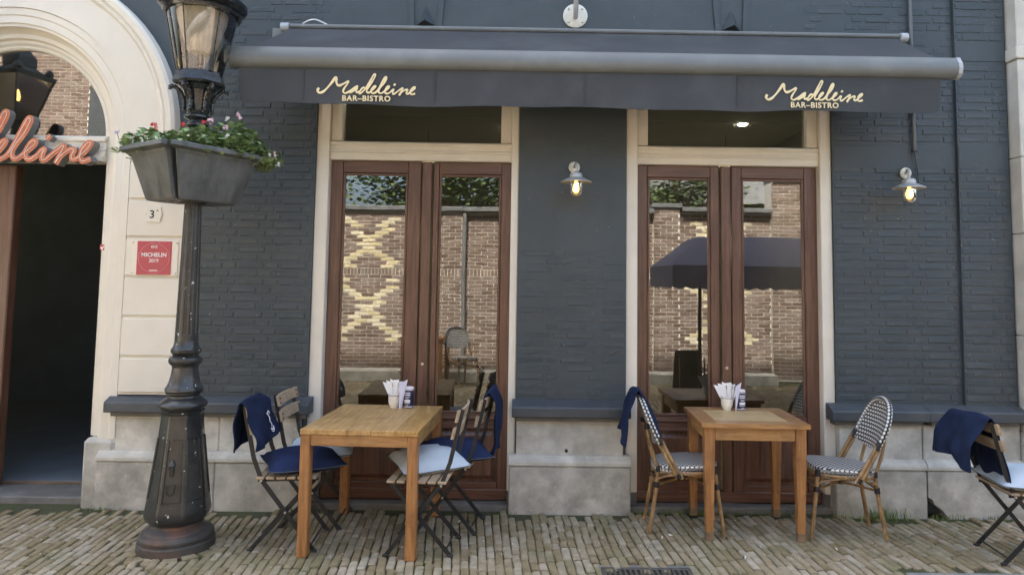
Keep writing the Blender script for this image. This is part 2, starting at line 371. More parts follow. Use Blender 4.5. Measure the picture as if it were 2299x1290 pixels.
# ------------------------------------------------------------------ pavement
GY0 = -6.2
pav = MB().box(-14, 14, -12, .02, -.30, -.016).build('pavement', 'dirt'); tag(pav, 'narrow brown clinker brick pavement along the bistro front', kind='structure')
def paver_mesh(i):
    rnd = random.Random(i); L, W, H = .188, .0465, .05; b = .007
    m = MB().box(-W/2, W/2, -L/2, L/2, -H, 0, b)
    m.v = [(x+rnd.uniform(-.0025, .0025), y+rnd.uniform(-.004, .004), z+(rnd.uniform(-.002, .002) if z > -.02 else 0)) for x, y, z in m.v]
    return m
PM = [paver_mesh(i) for i in range(8)]; PMesh = [m.mesh('brick', 'paver') for m in PM]
cells = []
LAMP = (-2.124, -.856)
rnd = random.Random(3); colw = .0535; rotp = R(4)
x = -9.0; ci = 0
while x < 9.2:
    y = -6.15+rnd.uniform(0, .2); ci += 1
    while y < .30:
        L = .18 if rnd.random() > .15 else .095
        cx, cy = x, y+L/2
        wob = .012*math.sin(cx*1.3+cy*2.1)+.008*math.sin(cx*4.1-cy*3)
        px = cx-(cy+1)*math.tan(rotp)+wob*1.2; py = cy+.02*math.sin(cx*1.7)
        y += L+.009
        lim = -.20
        if (-1.58 < px < -.06) or (.77 < px < 2.32): lim = -.135
        if py+L/2 > lim+.03 or math.hypot(px-LAMP[0], py-LAMP[1]) < .235 or (.46 < px < 1.0 and -1.52 < py < -1.11) or (px > 2.22 and -1.42 < py < -1.13): continue
        z = .002*math.sin(px*2.3+py*1.7)+rnd.uniform(-.0025, .0025)
        d = math.hypot(px-LAMP[0], py-LAMP[1])
        cells.append((px, py, z, R(4)+rnd.uniform(-.035, .035)+(rnd.uniform(-.3, .3) if d < .34 else 0), rnd.uniform(-.012, .012), rnd.uniform(-.03, .03), L/.188*.985, rnd.randrange(8)))
    x += colw
def in_view(px, py): return -1.30 < py < -.1 and abs(px) < 3.0+(py+1.3)*.75
vis = [c for c in cells if in_view(c[0], c[1])]
vis.sort(key=lambda c: c[1]); near = set(id(c) for c in vis[:300])
far = MB(); att = []
for c in cells:
    px, py, z, rz, tx, ty, sl_, k = c
    mtx = Matrix.Translation((px, py, z)) @ Matrix.Rotation(rz, 4, 'Z') @ Matrix.Rotation(tx, 4, 'X') @ Matrix.Rotation(ty, 4, 'Y') @ Matrix.Diagonal((1, sl_, 1, 1))
    if id(c) in near:
        o = bpy.data.objects.new('brick', PMesh[k]); C.objects.link(o); o.parent = pav; o.matrix_local = mtx
    else:
        src = PM[k]; far.add([mtx @ Vector(v) for v in src.v], src.f); att += [rnd.random()]*len(src.f)
fo = far.build('brick_paving', 'paver_far', pav); tag(fo, kind='stuff')
a = fo.data.attributes.new('piece', 'FLOAT', 'FACE'); a.data.foreach_set('value', att)
# flush ring of cut stones round the lamp foot, doorstep slabs and gutter stones
for i in range(15):
    a0 = i/15*2*math.pi; m = MB()
    p = [(LAMP[0]+r_*math.cos(a0+da), LAMP[1]+r_*math.sin(a0+da)) for r_, da in ((.219, -.17), (.285, -.15), (.285, .15), (.219, .17))]
    m.prism(p, -.05, random.uniform(-.006, .004)).build('cut_brick', 'paver', pav)
g0 = MB().box(2.24, 9, -1.40, -1.145, -.3, -.002, .006).build('gutter', 'kerb'); tag(g0, 'grey kerb stone strip at the edge of the brick pavement', kind='structure')

# ------------------------------------------------------------------ building
B = thing('bistro_building', 'dark grey painted brick bistro front with cream door frames and stone plinth', 'building')
YW = -.095
wc = MB(); H = 8.6
def wall(x0, x1, z0, z1): wc.box(x0, x1, YW, .30, z0, z1)
wall(-9.5, -5.31, 0, H); wall(-2.55, -1.585, 0, 3.25); wall(-.05, .762, 0, 3.25); wall(2.326, 9.5, 0, 3.25)
wall(-2.55, 9.5, 3.25, H)
AX, AZ = -3.90, 2.71
# spandrel round the arch
N = 24; ring = []
o = len(wc.v)
for i in range(N+1):
    a = math.pi*i/N; ca, sa = math.cos(a), math.sin(a)
    wc.v.append((AX+1.1*ca, YW, AZ+1.1*sa))
    t = min(1.355/max(abs(ca), 1e-6), (H-AZ)/max(sa, 1e-6)); t = t if i not in (0, N) else 1.355
    wc.v.append((AX+t*ca, YW, AZ+t*sa))
for i in range(N): wc.f.append((o+2*i, o+2*i+1, o+2*i+3, o+2*i+2))
for sx in (-1, 1):       # corners of the spandrel rectangle
    k = [i for i in range(N+1)]
wc.box(-5.31, -2.55, YW+.02, .30, AZ+1.3, H)
wc.box(-5.31, -2.55, .28, .30, AZ+1.0, AZ+1.3)
wc.build('wall', 'paint_dark', B)
back = MB().box(-9.5, 9.5, 7.5, 7.8, 0, H).box(-9.5, -9.2, .3, 7.5, 0, H).box(9.2, 9.5, .3, 7.5, 0, H).box(-9.5, 9.5, .3, 7.8, H, H+.2)
back.build('rear_wall', 'paint_dark', B)
# bricks
def brick_variants(L, Hh, mat):
    out = []
    for i in range(6):
        r_ = random.Random(i+int(L*1000)); b = .0095; D = .0
        x0, x1, z0, z1 = -L/2, L/2, -Hh/2, Hh/2; yb = .012
        j = lambda s_: r_.uniform(-s_, s_)
        vs = [(x0+j(.002), yb, z0+j(.003)), (x1+j(.002), yb, z0+j(.003)), (x1+j(.002), yb, z1+j(.003)), (x0+j(.002), yb, z1+j(.003))]
        for xa, za in ((x0+b, z0+b), ((x0+x1)/2, z0+b), (x1-b, z0+b), (x1-b, z1-b), ((x0+x1)/2, z1-b), (x0+b, z1-b)):
            vs.append((xa+j(.003), -.0005+j(.0018), za+j(.0026)))
        fs = [(4, 5, 8, 9), (5, 6, 7, 8), (0, 1, 6, 5, 4), (1, 2, 7, 6), (2, 3, 9, 8, 7), (3, 0, 4, 9)]
        m = MB().add(vs, fs); out.append((m, m.mesh('brick', mat)))
    return out
VS = {L: brick_variants(L, .0525, 'paint_brick') for L in (.202, .097)}
bricks = []
def lay(x0, x1, z0, z1, y, skips=(), prob=1.0, seed=1):
    r_ = random.Random(seed); z = z0; row = 0
    while z+.055 < z1:
        xx = x0-(0.0 if row % 2 == 0 else .055); k = row
        while xx < x1:
            L = .202 if (k % 2 == 0) else .097; k += 1
            a, b_2 = xx, xx+L; xx = b_2+.008
            if a < x0+.0: a = x0+.004
            if b_2 > x1: b_2 = x1-.004
            if b_2-a < .03: continue
            if any(s0 < (a+b_2)/2 < s1 and t0 < z+.03 < t1 for s0, s1, t0, t1 in skips): continue
            if r_.random() > prob: continue
            bricks.append((a, b_2, z+.03+r_.uniform(-.0015, .0015), y+r_.uniform(-.0012, .0018), L, r_.randrange(6)))
        z += .0605; row += 1
YB = -.0990
lay(-2.50, -1.59, .80, 3.36, YB, seed=2)
lay(-.045, .757, .80, 1.9, YB+.0018, seed=3, prob=.75)
lay(2.331, 3.262, .80, 3.36, YB, skips=[(2.3, 3.3, 2.53, 2.715)], seed=4)
lay(3.27, 3.648, .80, 3.9, -.1310, skips=[(3.2, 3.7, 2.53, 2.715), (3.2, 3.7, 3.36, 3.52)], seed=5)
lay(-2.50, 3.262, 3.36, 4.3, YB+.001, skips=[(-1.5, 2.1, 3.3, 4.4)], prob=.8, seed=6)
MB().box(3.265, 3.65, -.127, -.09, 0.2, H).build('pilaster', 'paint_dark', B)
for (x0, x1, z0, z1, y) in ((2.331, 3.262, 2.535, 2.712, -.0995), (3.268, 3.648, 2.535, 2.712, -.1310), (3.268, 3.648, 3.365, 3.52, -.1310)):
    MB().box(x0, x1, y, y+.03, z0, z1, .004).build('smooth_band', 'paint_dark', B)
def bscore(b):
    a, b2, z, y, L, k = b; cx = (a+b2)/2
    ok = (.8 < z < 2.78 or cx > 2.9 or z > 3.45) and z < 3.75 and not (-2.5 < cx < -1.95 and 1.1 < z < 1.25)
    return (0 if ok and cx > 2.33 else 1 if ok and cx < -1.5 else 2 if ok else 3, 0 if L > .15 else 1, random.random())
sel = sorted(bricks, key=bscore); indiv = set(id(b) for b in sel[:300]); fb = MB(); att = []
for b in bricks:
    a, b2, z, y, L, k = b; sx = (b2-a)/L; mt_ = Matrix.Translation(((a+b2)/2, y, z)) @ Matrix.Diagonal((sx, 1, 1, 1))
    m, me = VS[L][k]
    if id(b) in indiv:
        o = bpy.data.objects.new('brick', me); C.objects.link(o); o.parent = B; o.location = ((a+b2)/2, y, z); o.scale = (sx, 1, 1)
    else:
        fb.add([mt_ @ Vector(v) for v in m.v], m.f); att += [random.random()]*len(m.f)
fo = fb.build('brick_facing', 'paint_brick_far', B); tag(fo, kind='stuff')
at_ = fo.data.attributes.new('piece', 'FLOAT', 'FACE'); at_.data.foreach_set('value', att)
# sills, plinth stones
def sill(x0, x1, chamL=True, chamR=True):
    MB().prism_x([(-.09, .672), (-.205, .672), (-.21, .68), (-.21, .738), (-.203, .748), (-.12, .784), (-.09, .786)], x0, x1).build('sill', 'sill_paint', B)
    MB().box(x0+.03, x1-.03, -.17, -.09, .640, .672).build('sill_bed', 'stone_dark', B)
sill(-3.0, -1.535); sill(-.075, .785); sill(2.245, 2.95); sill(2.953, 3.66); sill(-6.6, -4.85)
def broken_stone(a, b2):
    q = [(a, .3185), (b2, .3185), (b2, -.2), (a+.135, -.2), (a+.135, .0), (a+.10, .045), (a+.045, .085), (a+.03, .12), (a, .135)]; n = len(q)
    m = MB(); m.v = [(x_, -.178, z_) for x_, z_ in q]+[(x_, .10, z_) for x_, z_ in q]
    m.f = [tuple(range(n)), tuple(range(n, 2*n))[::-1]]+[(i, (i+1) % n, n+(i+1) % n, n+i) for i in range(n)]
    m.build('plinth_stone', 'stone_low', B)
def plinth(segs, x0, x1, e=.05):
    for (a, b2) in segs:
        MB().box(a+(e if a == x0 else .0015), b2-(e if b2 == x1 else .0015), -.128, .10, .385, .640, .006).build('plinth_stone', 'stone', B)
        MB().prism_x([(-.09, .320), (-.172, .320), (-.186, .33), (-.186, .352), (-.178, .366), (-.16, .378), (-.15, .394), (-.09, .394)], a+.001, b2-.001).build('plinth_moulding', 'stone', B)
        MB().box(a+.0015, b2-.0015, -.178, .10, -.2, .3185, .008).build('plinth_stone', 'stone_low', B) if a != 2.94 else broken_stone(a+.0015, b2-.0015)
plinth([(-3.05, -2.2), (-2.2, -1.565)], -3.05, -1.565)
plinth([(-.092, .790)], -.092, .790)
plinth([(2.275, 2.935)], 2.275, 99)
plinth([(2.94, 3.66)], -99, 9); plinth([(-6.6, -4.75)], -6.6, -4.75)
hole = MB().lathe([(.012, 0), (.012, .02)], 12).build('vent_hole', 'print_black', B, loc=(.325, -.118, .425), rot=(R(90), 0, 0))
MB().tube([(.325+.010*math.cos(t/8*2*math.pi), -.1295, .425+.010*math.sin(t/8*2*math.pi)) for t in range(8)], .003, 6, closed=True).build('vent_ring', 'iron', B)
MB().prism([(2.935, -.1795), (3.06, -.1795), (2.99, -.1795)], .0, .001).build('broken_corner', 'print_black', B) if False else None

# ------------------------------------------------------------------ french doors and transoms
def french_door(x0, x1, mid, panes, wf0, wf1):
    D = thing('french_door', None, None); D.parent = B
    yb, yf = .05, 0.0
    z0, zt, zp0, zp1 = .03, 2.552, .668, 2.447
    ML = lambda n, mt, *bx_: [MB().box(*q, .004).build(n, mt, D) for q in bx_]
    (a0, a1), (b0, b1) = panes
    ma, mb2 = mid-.047, mid+.047
    ML('stile', 'wood_door', (x0, a0-.014, yf, yb, z0, zt), (a1+.014, ma-.001, yf, yb, z0, zt), (mb2+.001, b0-.014, yf, yb, z0, zt), (b1+.014, x1, yf, yb, z0, zt))
    ML('cover_strip', 'wood_door', (mid-.035, mid+.035, yf-.016, yf-.001, z0+.01, zt-.004))
    for (p0, p1) in panes:
        l0, l1 = p0-.0125, p1+.0125
        ML('rail', 'wood_door_h', (l0, l1, yf+.001, yb, zp1+.014, zt), (l0, l1, yf+.001, yb, .545, zp0-.014), (l0, l1, yf+.001, yb, z0, .155))
        # glazing moulding, four mitred strips
        for q in ((p0-.012, p0+.006, .006, .040, zp0-.012, zp1+.012), (p1-.006, p1+.012, .006, .040, zp0-.012, zp1+.012)):
            MB().box(*q, .004).build('glazing_bead', 'wood_door', D)
        for q in ((p0+.0065, p1-.0065, .008, .040, zp1-.006, zp1+.012), (p0+.0065, p1-.0065, .008, .040, zp0-.012, zp0+.006)):
            MB().box(*q, .004).build('glazing_bead', 'wood_door_h', D)
        # weather bar, lower panel with raised field
        MB().box(l0+.004, l1-.004, -.008, .004, .612, .632, .004).build('rail_moulding', 'wood_door_h', D)
        MB().box(l0+.004, l1-.004, -.006, .004, .548, .560, .003).build('rail_moulding', 'wood_door_h', D)
        MB().box(l0, l1, .026, .045, .156, .544).build('panel', 'wood_door', D)
        f = MB(); fx0, fx1, fz0, fz1 = l0+.05, l1-.05, .205, .495
        f.add([(fx0-.03, .0255, fz0-.03), (fx1+.03, .0255, fz0-.03), (fx1+.03, .0255, fz1+.03), (fx0-.03, .0255, fz1+.03), (fx0, .008, fz0), (fx1, .008, fz0), (fx1, .008, fz1), (fx0, .008, fz1)],
              [(4, 5, 6, 7), (0, 1, 5, 4), (1, 2, 6, 5), (2, 3, 7, 6), (3, 0, 4, 7)]).build('raised_field', 'wood_door', D)
        MB().box(p0+.0062, p1-.0062, .018, .024, zp0+.0062, zp1-.0062).build('pane', 'pane', D)
    MB().box(x0+.002, x1-.002, -.02, -.001, .036, .112, .006).build('kick_board', 'wood_door_h', D)
    MB().lathe([(.001, -.006), (.010, -.004), (.012, .0), (.010, .004), (.001, .006)], 12).build('keyhole_plate', 'bolt', D, True, loc=(mid-.002, -.018, 1.02), rot=(R(90), 0, 0))
    # cream outer frame
    F = MB()
    F.box(wf0, x0+.001, -.072, .06, .115, 3.25, .006).build('door_frame', 'cream_frame', D)
    MB().box(x1-.001, wf1, -.072, .06, .115, 3.25, .006).build('door_frame', 'cream_frame', D)
    MB().box(wf0+.002, x0, -.068, .06, -.05, .113, .003).build('frame_foot', 'stone_dark', D); MB().box(x1, wf1-.002, -.068, .06, -.05, .113, .003).build('frame_foot', 'stone_dark', D)
    MB().box(wf0-.004, wf1+.004, -.115, .12, -.06, .027, .006).build('doorstep', 'stone_dark', D)
    T = thing('transom_window', None, None); T.parent = B
    MB().prism_x([(.05, 2.553), (-.040, 2.553), (-.046, 2.560), (-.046, 2.605), (-.058, 2.612), (-.058, 2.622), (-.050, 2.632), (-.050, 2.660), (-.060, 2.672), (-.060, 2.684), (-.030, 2.698), (.05, 2.700)], x0+.002, x1-.002).build('transom_bar', 'cream_frame', T)
    MB().box(x0+.002, x0+.085, -.035, .05, 2.7, 3.25, .004).build('transom_jamb', 'cream_frame', T); MB().box(x1-.085, x1-.002, -.035, .05, 2.7, 3.25, .004).build('transom_jamb', 'cream_frame', T)
    MB().box(x0+.086, x1-.086, .012, .018, 2.701, 3.25).build('pane', 'pane', T)
    return D
french_door(-1.49, -.107, -.752, ((-1.385, -.912), (-.648, -.196)), -1.585, -.05)
french_door(.85, 2.24, 1.536, ((.949, 1.408), (1.673, 2.130)), .762, 2.326)

# ------------------------------------------------------------------ arched entrance
EN = thing('entrance_surround', None, None); EN.parent = B
def arch_sweep(prof, zb, n=40, legs=True):
    """profile of (radius, y) swept up one jamb, round the arch and down the other"""
    m = MB(); dirs = []
    if legs: dirs.append(((1, 0), (AX, zb)))
    for i in range(n+1):
        a = math.pi*i/n; dirs.append(((math.cos(a), math.sin(a)), (AX, AZ)))
    if legs: dirs.append(((-1, 0), (AX, zb)))
    k = len(prof)
    for (d, c) in dirs:
        for r_, y in prof: m.v.append((c[0]+r_*d[0], y, c[1]+r_*d[1]))
    for i in range(len(dirs)-1):
        for j in range(k-1): m.f.append((i*k+j, i*k+j+1, (i+1)*k+j+1, (i+1)*k+j))
    return m
arch_sweep([(.70, .25), (.70, -.01), (.715, -.022), (.735, -.022), (.745, -.035), (.745, -.05), (.775, -.052), (.80, -.075), (.812, -.095), (.812, -.115), (.83, -.118), (.838, -.128), (.89, -.128), (.9, -.136), (.95, -.136), (.95, -.05)], .47).build('jamb_moulding', 'cream', EN, True, 30)
arch_sweep([(.952, -.05), (.952, -.145), (1.165, -.145), (1.175, -.152), (1.185, -.165), (1.20, -.168), (1.21, -.160), (1.225, -.178), (1.262, -.184), (1.285, -.17), (1.292, -.15), (1.292, -.05)], AZ-.02).build('arch_face', 'cream', EN, True, 30)
for sx in (-1, 1):
    zs = [.80, 1.062, 1.353, 1.646, 1.935, 2.216, 2.50, 2.705]
    for i in range(len(zs)-1):
        xa, xb = sorted((AX+sx*.958, AX+sx*1.392))
        MB().box(xa, xb, -.150, -.06, zs[i]+.006, zs[i+1]-.012, .007).build('rusticated_block', 'cream', EN)
    xa, xb = sorted((AX+sx*.955, AX+sx*1.388)); MB().box(xa, xb, -.132, -.05, .79, 2.708).build('pilaster_core', 'cream', EN)
    xa, xb = sorted((AX+sx*.725, AX+sx*.96)); MB().box(xa, xb, -.150, .2, -.1, .475, .03).build('jamb_stone', 'stone_low', EN)
FL = thing('fanlight', None, None); FL.parent = B
fan = MB(); pts = [(AX+.71*math.cos(math.pi*i/30), AZ+.71*math.sin(math.pi*i/30)) for i in range(31)]
o = len(fan.v); fan.v += [(x_, .030, z_) for x_, z_ in pts]+[(x_, .036, z_) for x_, z_ in pts]
fan.f += [tuple(range(31)), tuple(range(31, 62))[::-1]]; fan.build('pane', 'pane', FL)
arch_sweep([(.715, .05), (.672, .05), (.672, .005), (.684, -.004), (.702, -.004), (.715, .005)], AZ, legs=False).build('fanlight_frame', 'cream_frame', FL, True, 30)
MB().prism_x([(.08, 2.505), (-.075, 2.505), (-.08, 2.512), (-.08, 2.535), (-.05, 2.56), (-.05, 2.60), (-.035, 2.612), (-.035, 2.655), (-.05, 2.665), (-.05, 2.69), (-.02, 2.708), (.08, 2.708)], -4.605, -3.195).build('fanlight_bar', 'cream_frame', FL)
ED = thing('entrance_door', None, None); ED.parent = B
MB().box(-4.60, -4.045, .16, .21, .05, 2.5).build('door_leaf', 'wood_door', ED)
MB().box(-4.045, -3.985, .13, .22, .05, 2.5, .008).build('door_edge', 'wood_door', ED)
MB().box(-4.5, -4.13, .148, .162, .3, 1.0, .02).build('panel', 'wood_door', ED)
MB().box(-4.62, -3.18, -.06, .25, -.1, .035, .008).build('threshold', 'stone_dark', ED)

# rooms behind the glass
MB().box(-9, 9, .3, 7, -.1, .04).build('room_floor', 'room_floor', B)
MB().box(-9, 9, .301, 7, 3.32, 3.5).build('room_ceiling', 'room_ceiling', B)
MB().box(-9, 9, 5.0, 5.2, 0.04, 3.32).box(-2.4, -2.3, .31, 5, .04, 3.32).box(3.0, 3.1, .31, 5, .04, 3.32).build('room_wall', 'room_wall', B)
MB().box(-9, -2.41, 3.9, 3.95, .04, 3.3).box(-9, -2.41, .31, 3.9, .0405, .05).build('hall_lining', 'hall_glare', B)  # lining added to carry the bluish glare tone
for (x_, y_) in ((2.35, 1.0), (2.27, 1.9), (-.2, 2.2), (-1.2, 1.2), (1.2, 2.2)):  # first two are visible fittings; the others are added to brighten the room
    MB().lathe([(.045, 3.312), (.045, 3.319)], 16, (x_, y_)).build('downlight', 'downlight', B)

for (x_, y_, z_) in ((-1.105, 2.5, 1.9), (.52, 2.6, 2.15), (2.265, 2.5, 2.2), (-7.6, 1.6, 2.2), (-8.2, 2.6, 2.4)):  # fill bulbs added out of sight to brighten the dining room and hall
    pe = MB().lathe([(.001, z_+.05), (.03, z_+.04), (.05, z_), (.03, z_-.04), (.001, z_-.05)], 14, (x_, y_)).build('fill_bulb', 'fill_globe', B, True)
    MB().tube([(x_, y_, z_+.05), (x_, y_, 3.318)], .004, 6).build('fill_bulb_cord', 'print_black', pe)

# wall ornaments above the awning: pyramid bosses on shallow tapering strips
for bx_ in (-.78, 1.56):
    MB().add([(bx_-.075, -.10, 3.585), (bx_+.075, -.10, 3.585), (bx_, -.10, 3.74), (bx_, -.19, 3.60)], [(0, 1, 3), (1, 2, 3), (2, 0, 3), (0, 2, 1)]).build('pyramid_boss', 'paint_dark', B)
    MB().add([(bx_-.12, -.100, 3.56), (bx_-.085, -.100, 3.56), (bx_-.12, -.100, 4.4), (bx_-.19, -.100, 4.4), (bx_-.12, -.112, 3.56), (bx_-.085, -.112, 3.56), (bx_-.12, -.112, 4.4), (bx_-.19, -.112, 4.4)], [(4, 5, 6, 7), (0, 4, 7, 3), (1, 2, 6, 5), (0, 1, 5, 4)]).build('tapered_strip', 'paint_dark', B)
    MB().add([(bx_+.085, -.100, 3.56), (bx_+.12, -.100, 3.56), (bx_+.19, -.100, 4.4), (bx_+.12, -.100, 4.4), (bx_+.085, -.112, 3.56), (bx_+.12, -.112, 3.56), (bx_+.19, -.112, 4.4), (bx_+.12, -.112, 4.4)], [(4, 5, 6, 7), (0, 4, 7, 3), (1, 2, 6, 5), (0, 1, 5, 4)]).build('tapered_strip', 'paint_dark', B)
# neighbour house on the right
NB = thing('neighbouring_house', 'pale stone corner pier of the house next door, right of the bistro', 'building')
zz = [-.2, .6, 1.3, 2.05, 2.62, 3.36, 3.46, 4.2, 5.2, 8.6]
for i in range(len(zz)-1):
    pr = .015 if i == 5 else 0
    MB().box(3.668-pr, 9.4, -.235-pr, -.10, zz[i]+.002, zz[i+1]-.002, .006).build('pier_stone', 'stone_col', NB)

# ------------------------------------------------------------------ awning
AW = thing('awning', 'black extended bistro awning with grey front bar and cream script on its valance', 'awning', (0, 0, 3.2))
def aw(m, n, mt, sm=False): return m.build(n, mt, AW, sm, loc=(0, 0, -3.2))
nx, ny = 24, 6
cl = MB()
for k in (0, 1):
    for i in range(nx+1):
        for j in range(ny+1):
            u, v = i/nx, j/ny
            xl, xr = -1.80+(-.09)*v, 2.815-.01*v
            cl.v.append((xl+(xr-xl)*u, -.16-.54*v, 3.525-.33*v-.012*math.sin(math.pi*v)+.004*math.sin(u*40)*v*(1-v)-k*.003))
o2 = (nx+1)*(ny+1)
for i in range(nx):
    for j in range(ny):
        a = i*(ny+1)+j; cl.f.append((a, a+1, a+ny+2, a+ny+1)); cl.f.append((o2+a, o2+a+ny+1, o2+a+ny+2, o2+a+1))
aw(cl, 'canopy', 'awning_cloth', True)
prof = [(-.655, 3.065), (-.69, 3.055), (-.72, 3.062), (-.742, 3.085), (-.75, 3.12), (-.745, 3.155), (-.728, 3.178), (-.72, 3.196), (-.695, 3.200), (-.66, 3.19)]
aw(MB().prism_x(prof, -2.0, 2.905), 'front_bar', 'awning_bar', True)
for x0, x1 in ((-2.022, -1.9985), (2.9035, 2.93)):
    aw(MB().prism_x([(y_*1.0+(-.70-y_)*-.03, z_+(z_-3.13)*.03) for y_, z_ in prof], x0, x1), 'end_cap', 'awning_cap')
aw(MB().tube([(-1.80, -.155, 3.545), (2.83, -.155, 3.545)], .018, 10), 'roller', 'awning_bar', True)
for x0, x1 in ((-1.86, -1.80), (2.83, 2.885)):
    aw(MB().tube([(x0, -.155, 3.535), (x1, -.155, 3.535)], .034, 16), 'roller_cap', 'awning_cap', True)
for x_ in (-1.93, 2.45): aw(MB().box(x_, x_+.11, -.15, -.1, 3.44, 3.53, .004), 'wall_bracket', 'awning_bar')
for s_, x_ in ((1, -1.7), (-1, 2.6)):
    aw(MB().tube([(x_, -.13, 3.43), (x_+s_*.75, -.38, 3.28), (x_+s_*.05, -.67, 3.13)], .022, 8), 'folding_arm', 'awning_bar', True)
va = MB(); xl, xr, zt_, zb_ = -1.935, 2.80, 3.062, 2.815; rc = .07
out = [(xl, zt_)]+[(xl+.012, zb_+rc)]+[(xl+.012+rc-rc*math.cos(t), zb_+rc-rc*math.sin(t)) for t in (R(20), R(45), R(70), R(90))]
nxs = 40
low = lambda u: .006*math.sin(u*17)+.004*math.sin(u*41)
cols = []
for i in range(nxs+1):
    u = i/nxs; xx = xl+.012*0+(xr-xl)*u
    dl, dr = xx-(xl+.008), (xr-.008)-xx; dm = min(dl, dr); bot = zb_
    if dm < rc: bot = zb_+rc-math.sqrt(max(0, rc*rc-(rc-max(dm, 0))**2))
    cols.append((xx, bot+(low(u) if dm > rc else 0)))
ex = [(xl+.004, zb_+rc*.9), (xl+.014, zb_+rc*.42), (xl+.032, zb_+rc*.18), (xl+.055, zb_+rc*.04)]
cols = sorted([(xl, zb_+rc*1.4)]+ex+[(xl+xr-q[0], q[1]) for q in ex]+[(xr, zb_+rc*1.4)]+[c for c in cols if xl+.07 < c[0] < xr-.07])
nj = 5
for k in (0, 1):
    for (xx, bz) in cols:
        for j in range(nj+1):
            v = j/nj; va.v.append((xx, -.705+.007*math.sin(xx*5)*v+.004*math.sin(xx*13+1)*v+k*.003, zt_+(bz-zt_)*v))
nc = len(cols); o2 = nc*(nj+1)
for i in range(nc-1):
    for j in range(nj):
        a = i*(nj+1)+j; va.f.append((a, a+nj+1, a+nj+2, a+1)); va.f.append((o2+a, o2+a+1, o2+a+nj+2, o2+a+nj+1))
for i in range(nc-1): a = i*(nj+1)+nj; va.f.append((a, a+nj+1, o2+a+nj+1, o2+a))
VAL = aw(va, 'valance', 'awning_cloth', True)
for sx_ in (.39, -.62, 1.42, -1.5): MB().box(sx_, sx_+.006, -.7125, -.7075, 2.835, 3.05).build('seam', 'awning_cloth', VAL)
STROKES = [
 [(278, 335), (256, 375), (268, 412), (308, 422), (365, 392), (435, 318), (505, 225), (545, 155), (565, 140), (574, 168), (576, 225), (598, 276), (638, 286), (700, 258), (770, 218), (788, 218), (765, 268), (722, 330), (700, 385), (718, 418), (762, 416), (830, 372), (905, 310), (950, 297), (915, 322), (850, 372), (820, 410), (850, 404), (910, 362), (945, 330), (928, 375), (940, 405), (985, 385)],
 [(1078, 318), (1040, 325), (1000, 372), (985, 415), (1005, 420), (1060, 372), (1120, 290), (1180, 172), (1222, 92), (1246, 76), (1252, 108), (1212, 192), (1152, 292), (1112, 368), (1122, 402), (1160, 402), (1205, 368), (1252, 312), (1262, 286), (1236, 290), (1200, 342), (1190, 388), (1214, 418), (1268, 400), (1312, 348), (1370, 232), (1420, 140), (1444, 120), (1450, 150), (1410, 232), (1350, 312), (1320, 370), (1332, 408), (1372, 412), (1430, 370), (1490, 322), (1506, 292), (1480, 290), (1440, 342), (1430, 388), (1458, 418), (1510, 402), (1562, 352), (1580, 350), (1564, 392), (1576, 424), (1612, 410), (1664, 366), (1728, 322), (1738, 330), (1702, 400), (1682, 444), (1722, 390), (1788, 346), (1822, 348), (1806, 390), (1814, 414), (1850, 408), (1900, 368), (1944, 322), (1952, 296), (1926, 300), (1886, 350), (1876, 400), (1900, 428), (1960, 408)],
 [(1612, 243), (1596, 258), (1582, 275)]]
def logo(cx, cz, y):
    k = .235/300/1.0*.37*.9974; k = .000383
    L = MB()
    for si, st in enumerate(STROKES):
        P = catmull([((p[0]-1100)*k, -.0015*0, (300-p[1])*k) for p in st], 5)
        n = len(P); rs = []
        for i, p in enumerate(P):
            base = .0078 if (si == 0 and i < n*.45) else .0061
            rs.append(base*(1+.18*math.sin(i*.45)))
        P = [Vector((p.x, -.0004*math.sin(i*.11), p.z)) for i, p in enumerate(P)]
        L.tube(P, rs, 8, flat=(Vector((0, 1, 0)), .22))
    L.build('script_lettering', 'letter_cream', VAL, True, loc=(cx, y, cz))
    put_text('bar_bistro_lettering', 'BAR–BISTRO', .052, 'letter_cream', (cx+.003, y-.001, cz-.0825), VAL, bold=.0012, space=1.14)
logo(-1.078, 2.935, -.7115); logo(1.935, 2.938, -.7125)
cab = MB().tube(catmull([(-1.72, -.12, 3.545), (-1.70, -.14, 3.575), (-1.62, -.15, 3.60), (-1.54, -.14, 3.575), (-1.50, -.12, 3.55)], 5), .006, 8).build('loose_cable', 'wire_white', None, True)
tag(cab, 'short white loop of loose cable above the left end of the awning', 'cable')

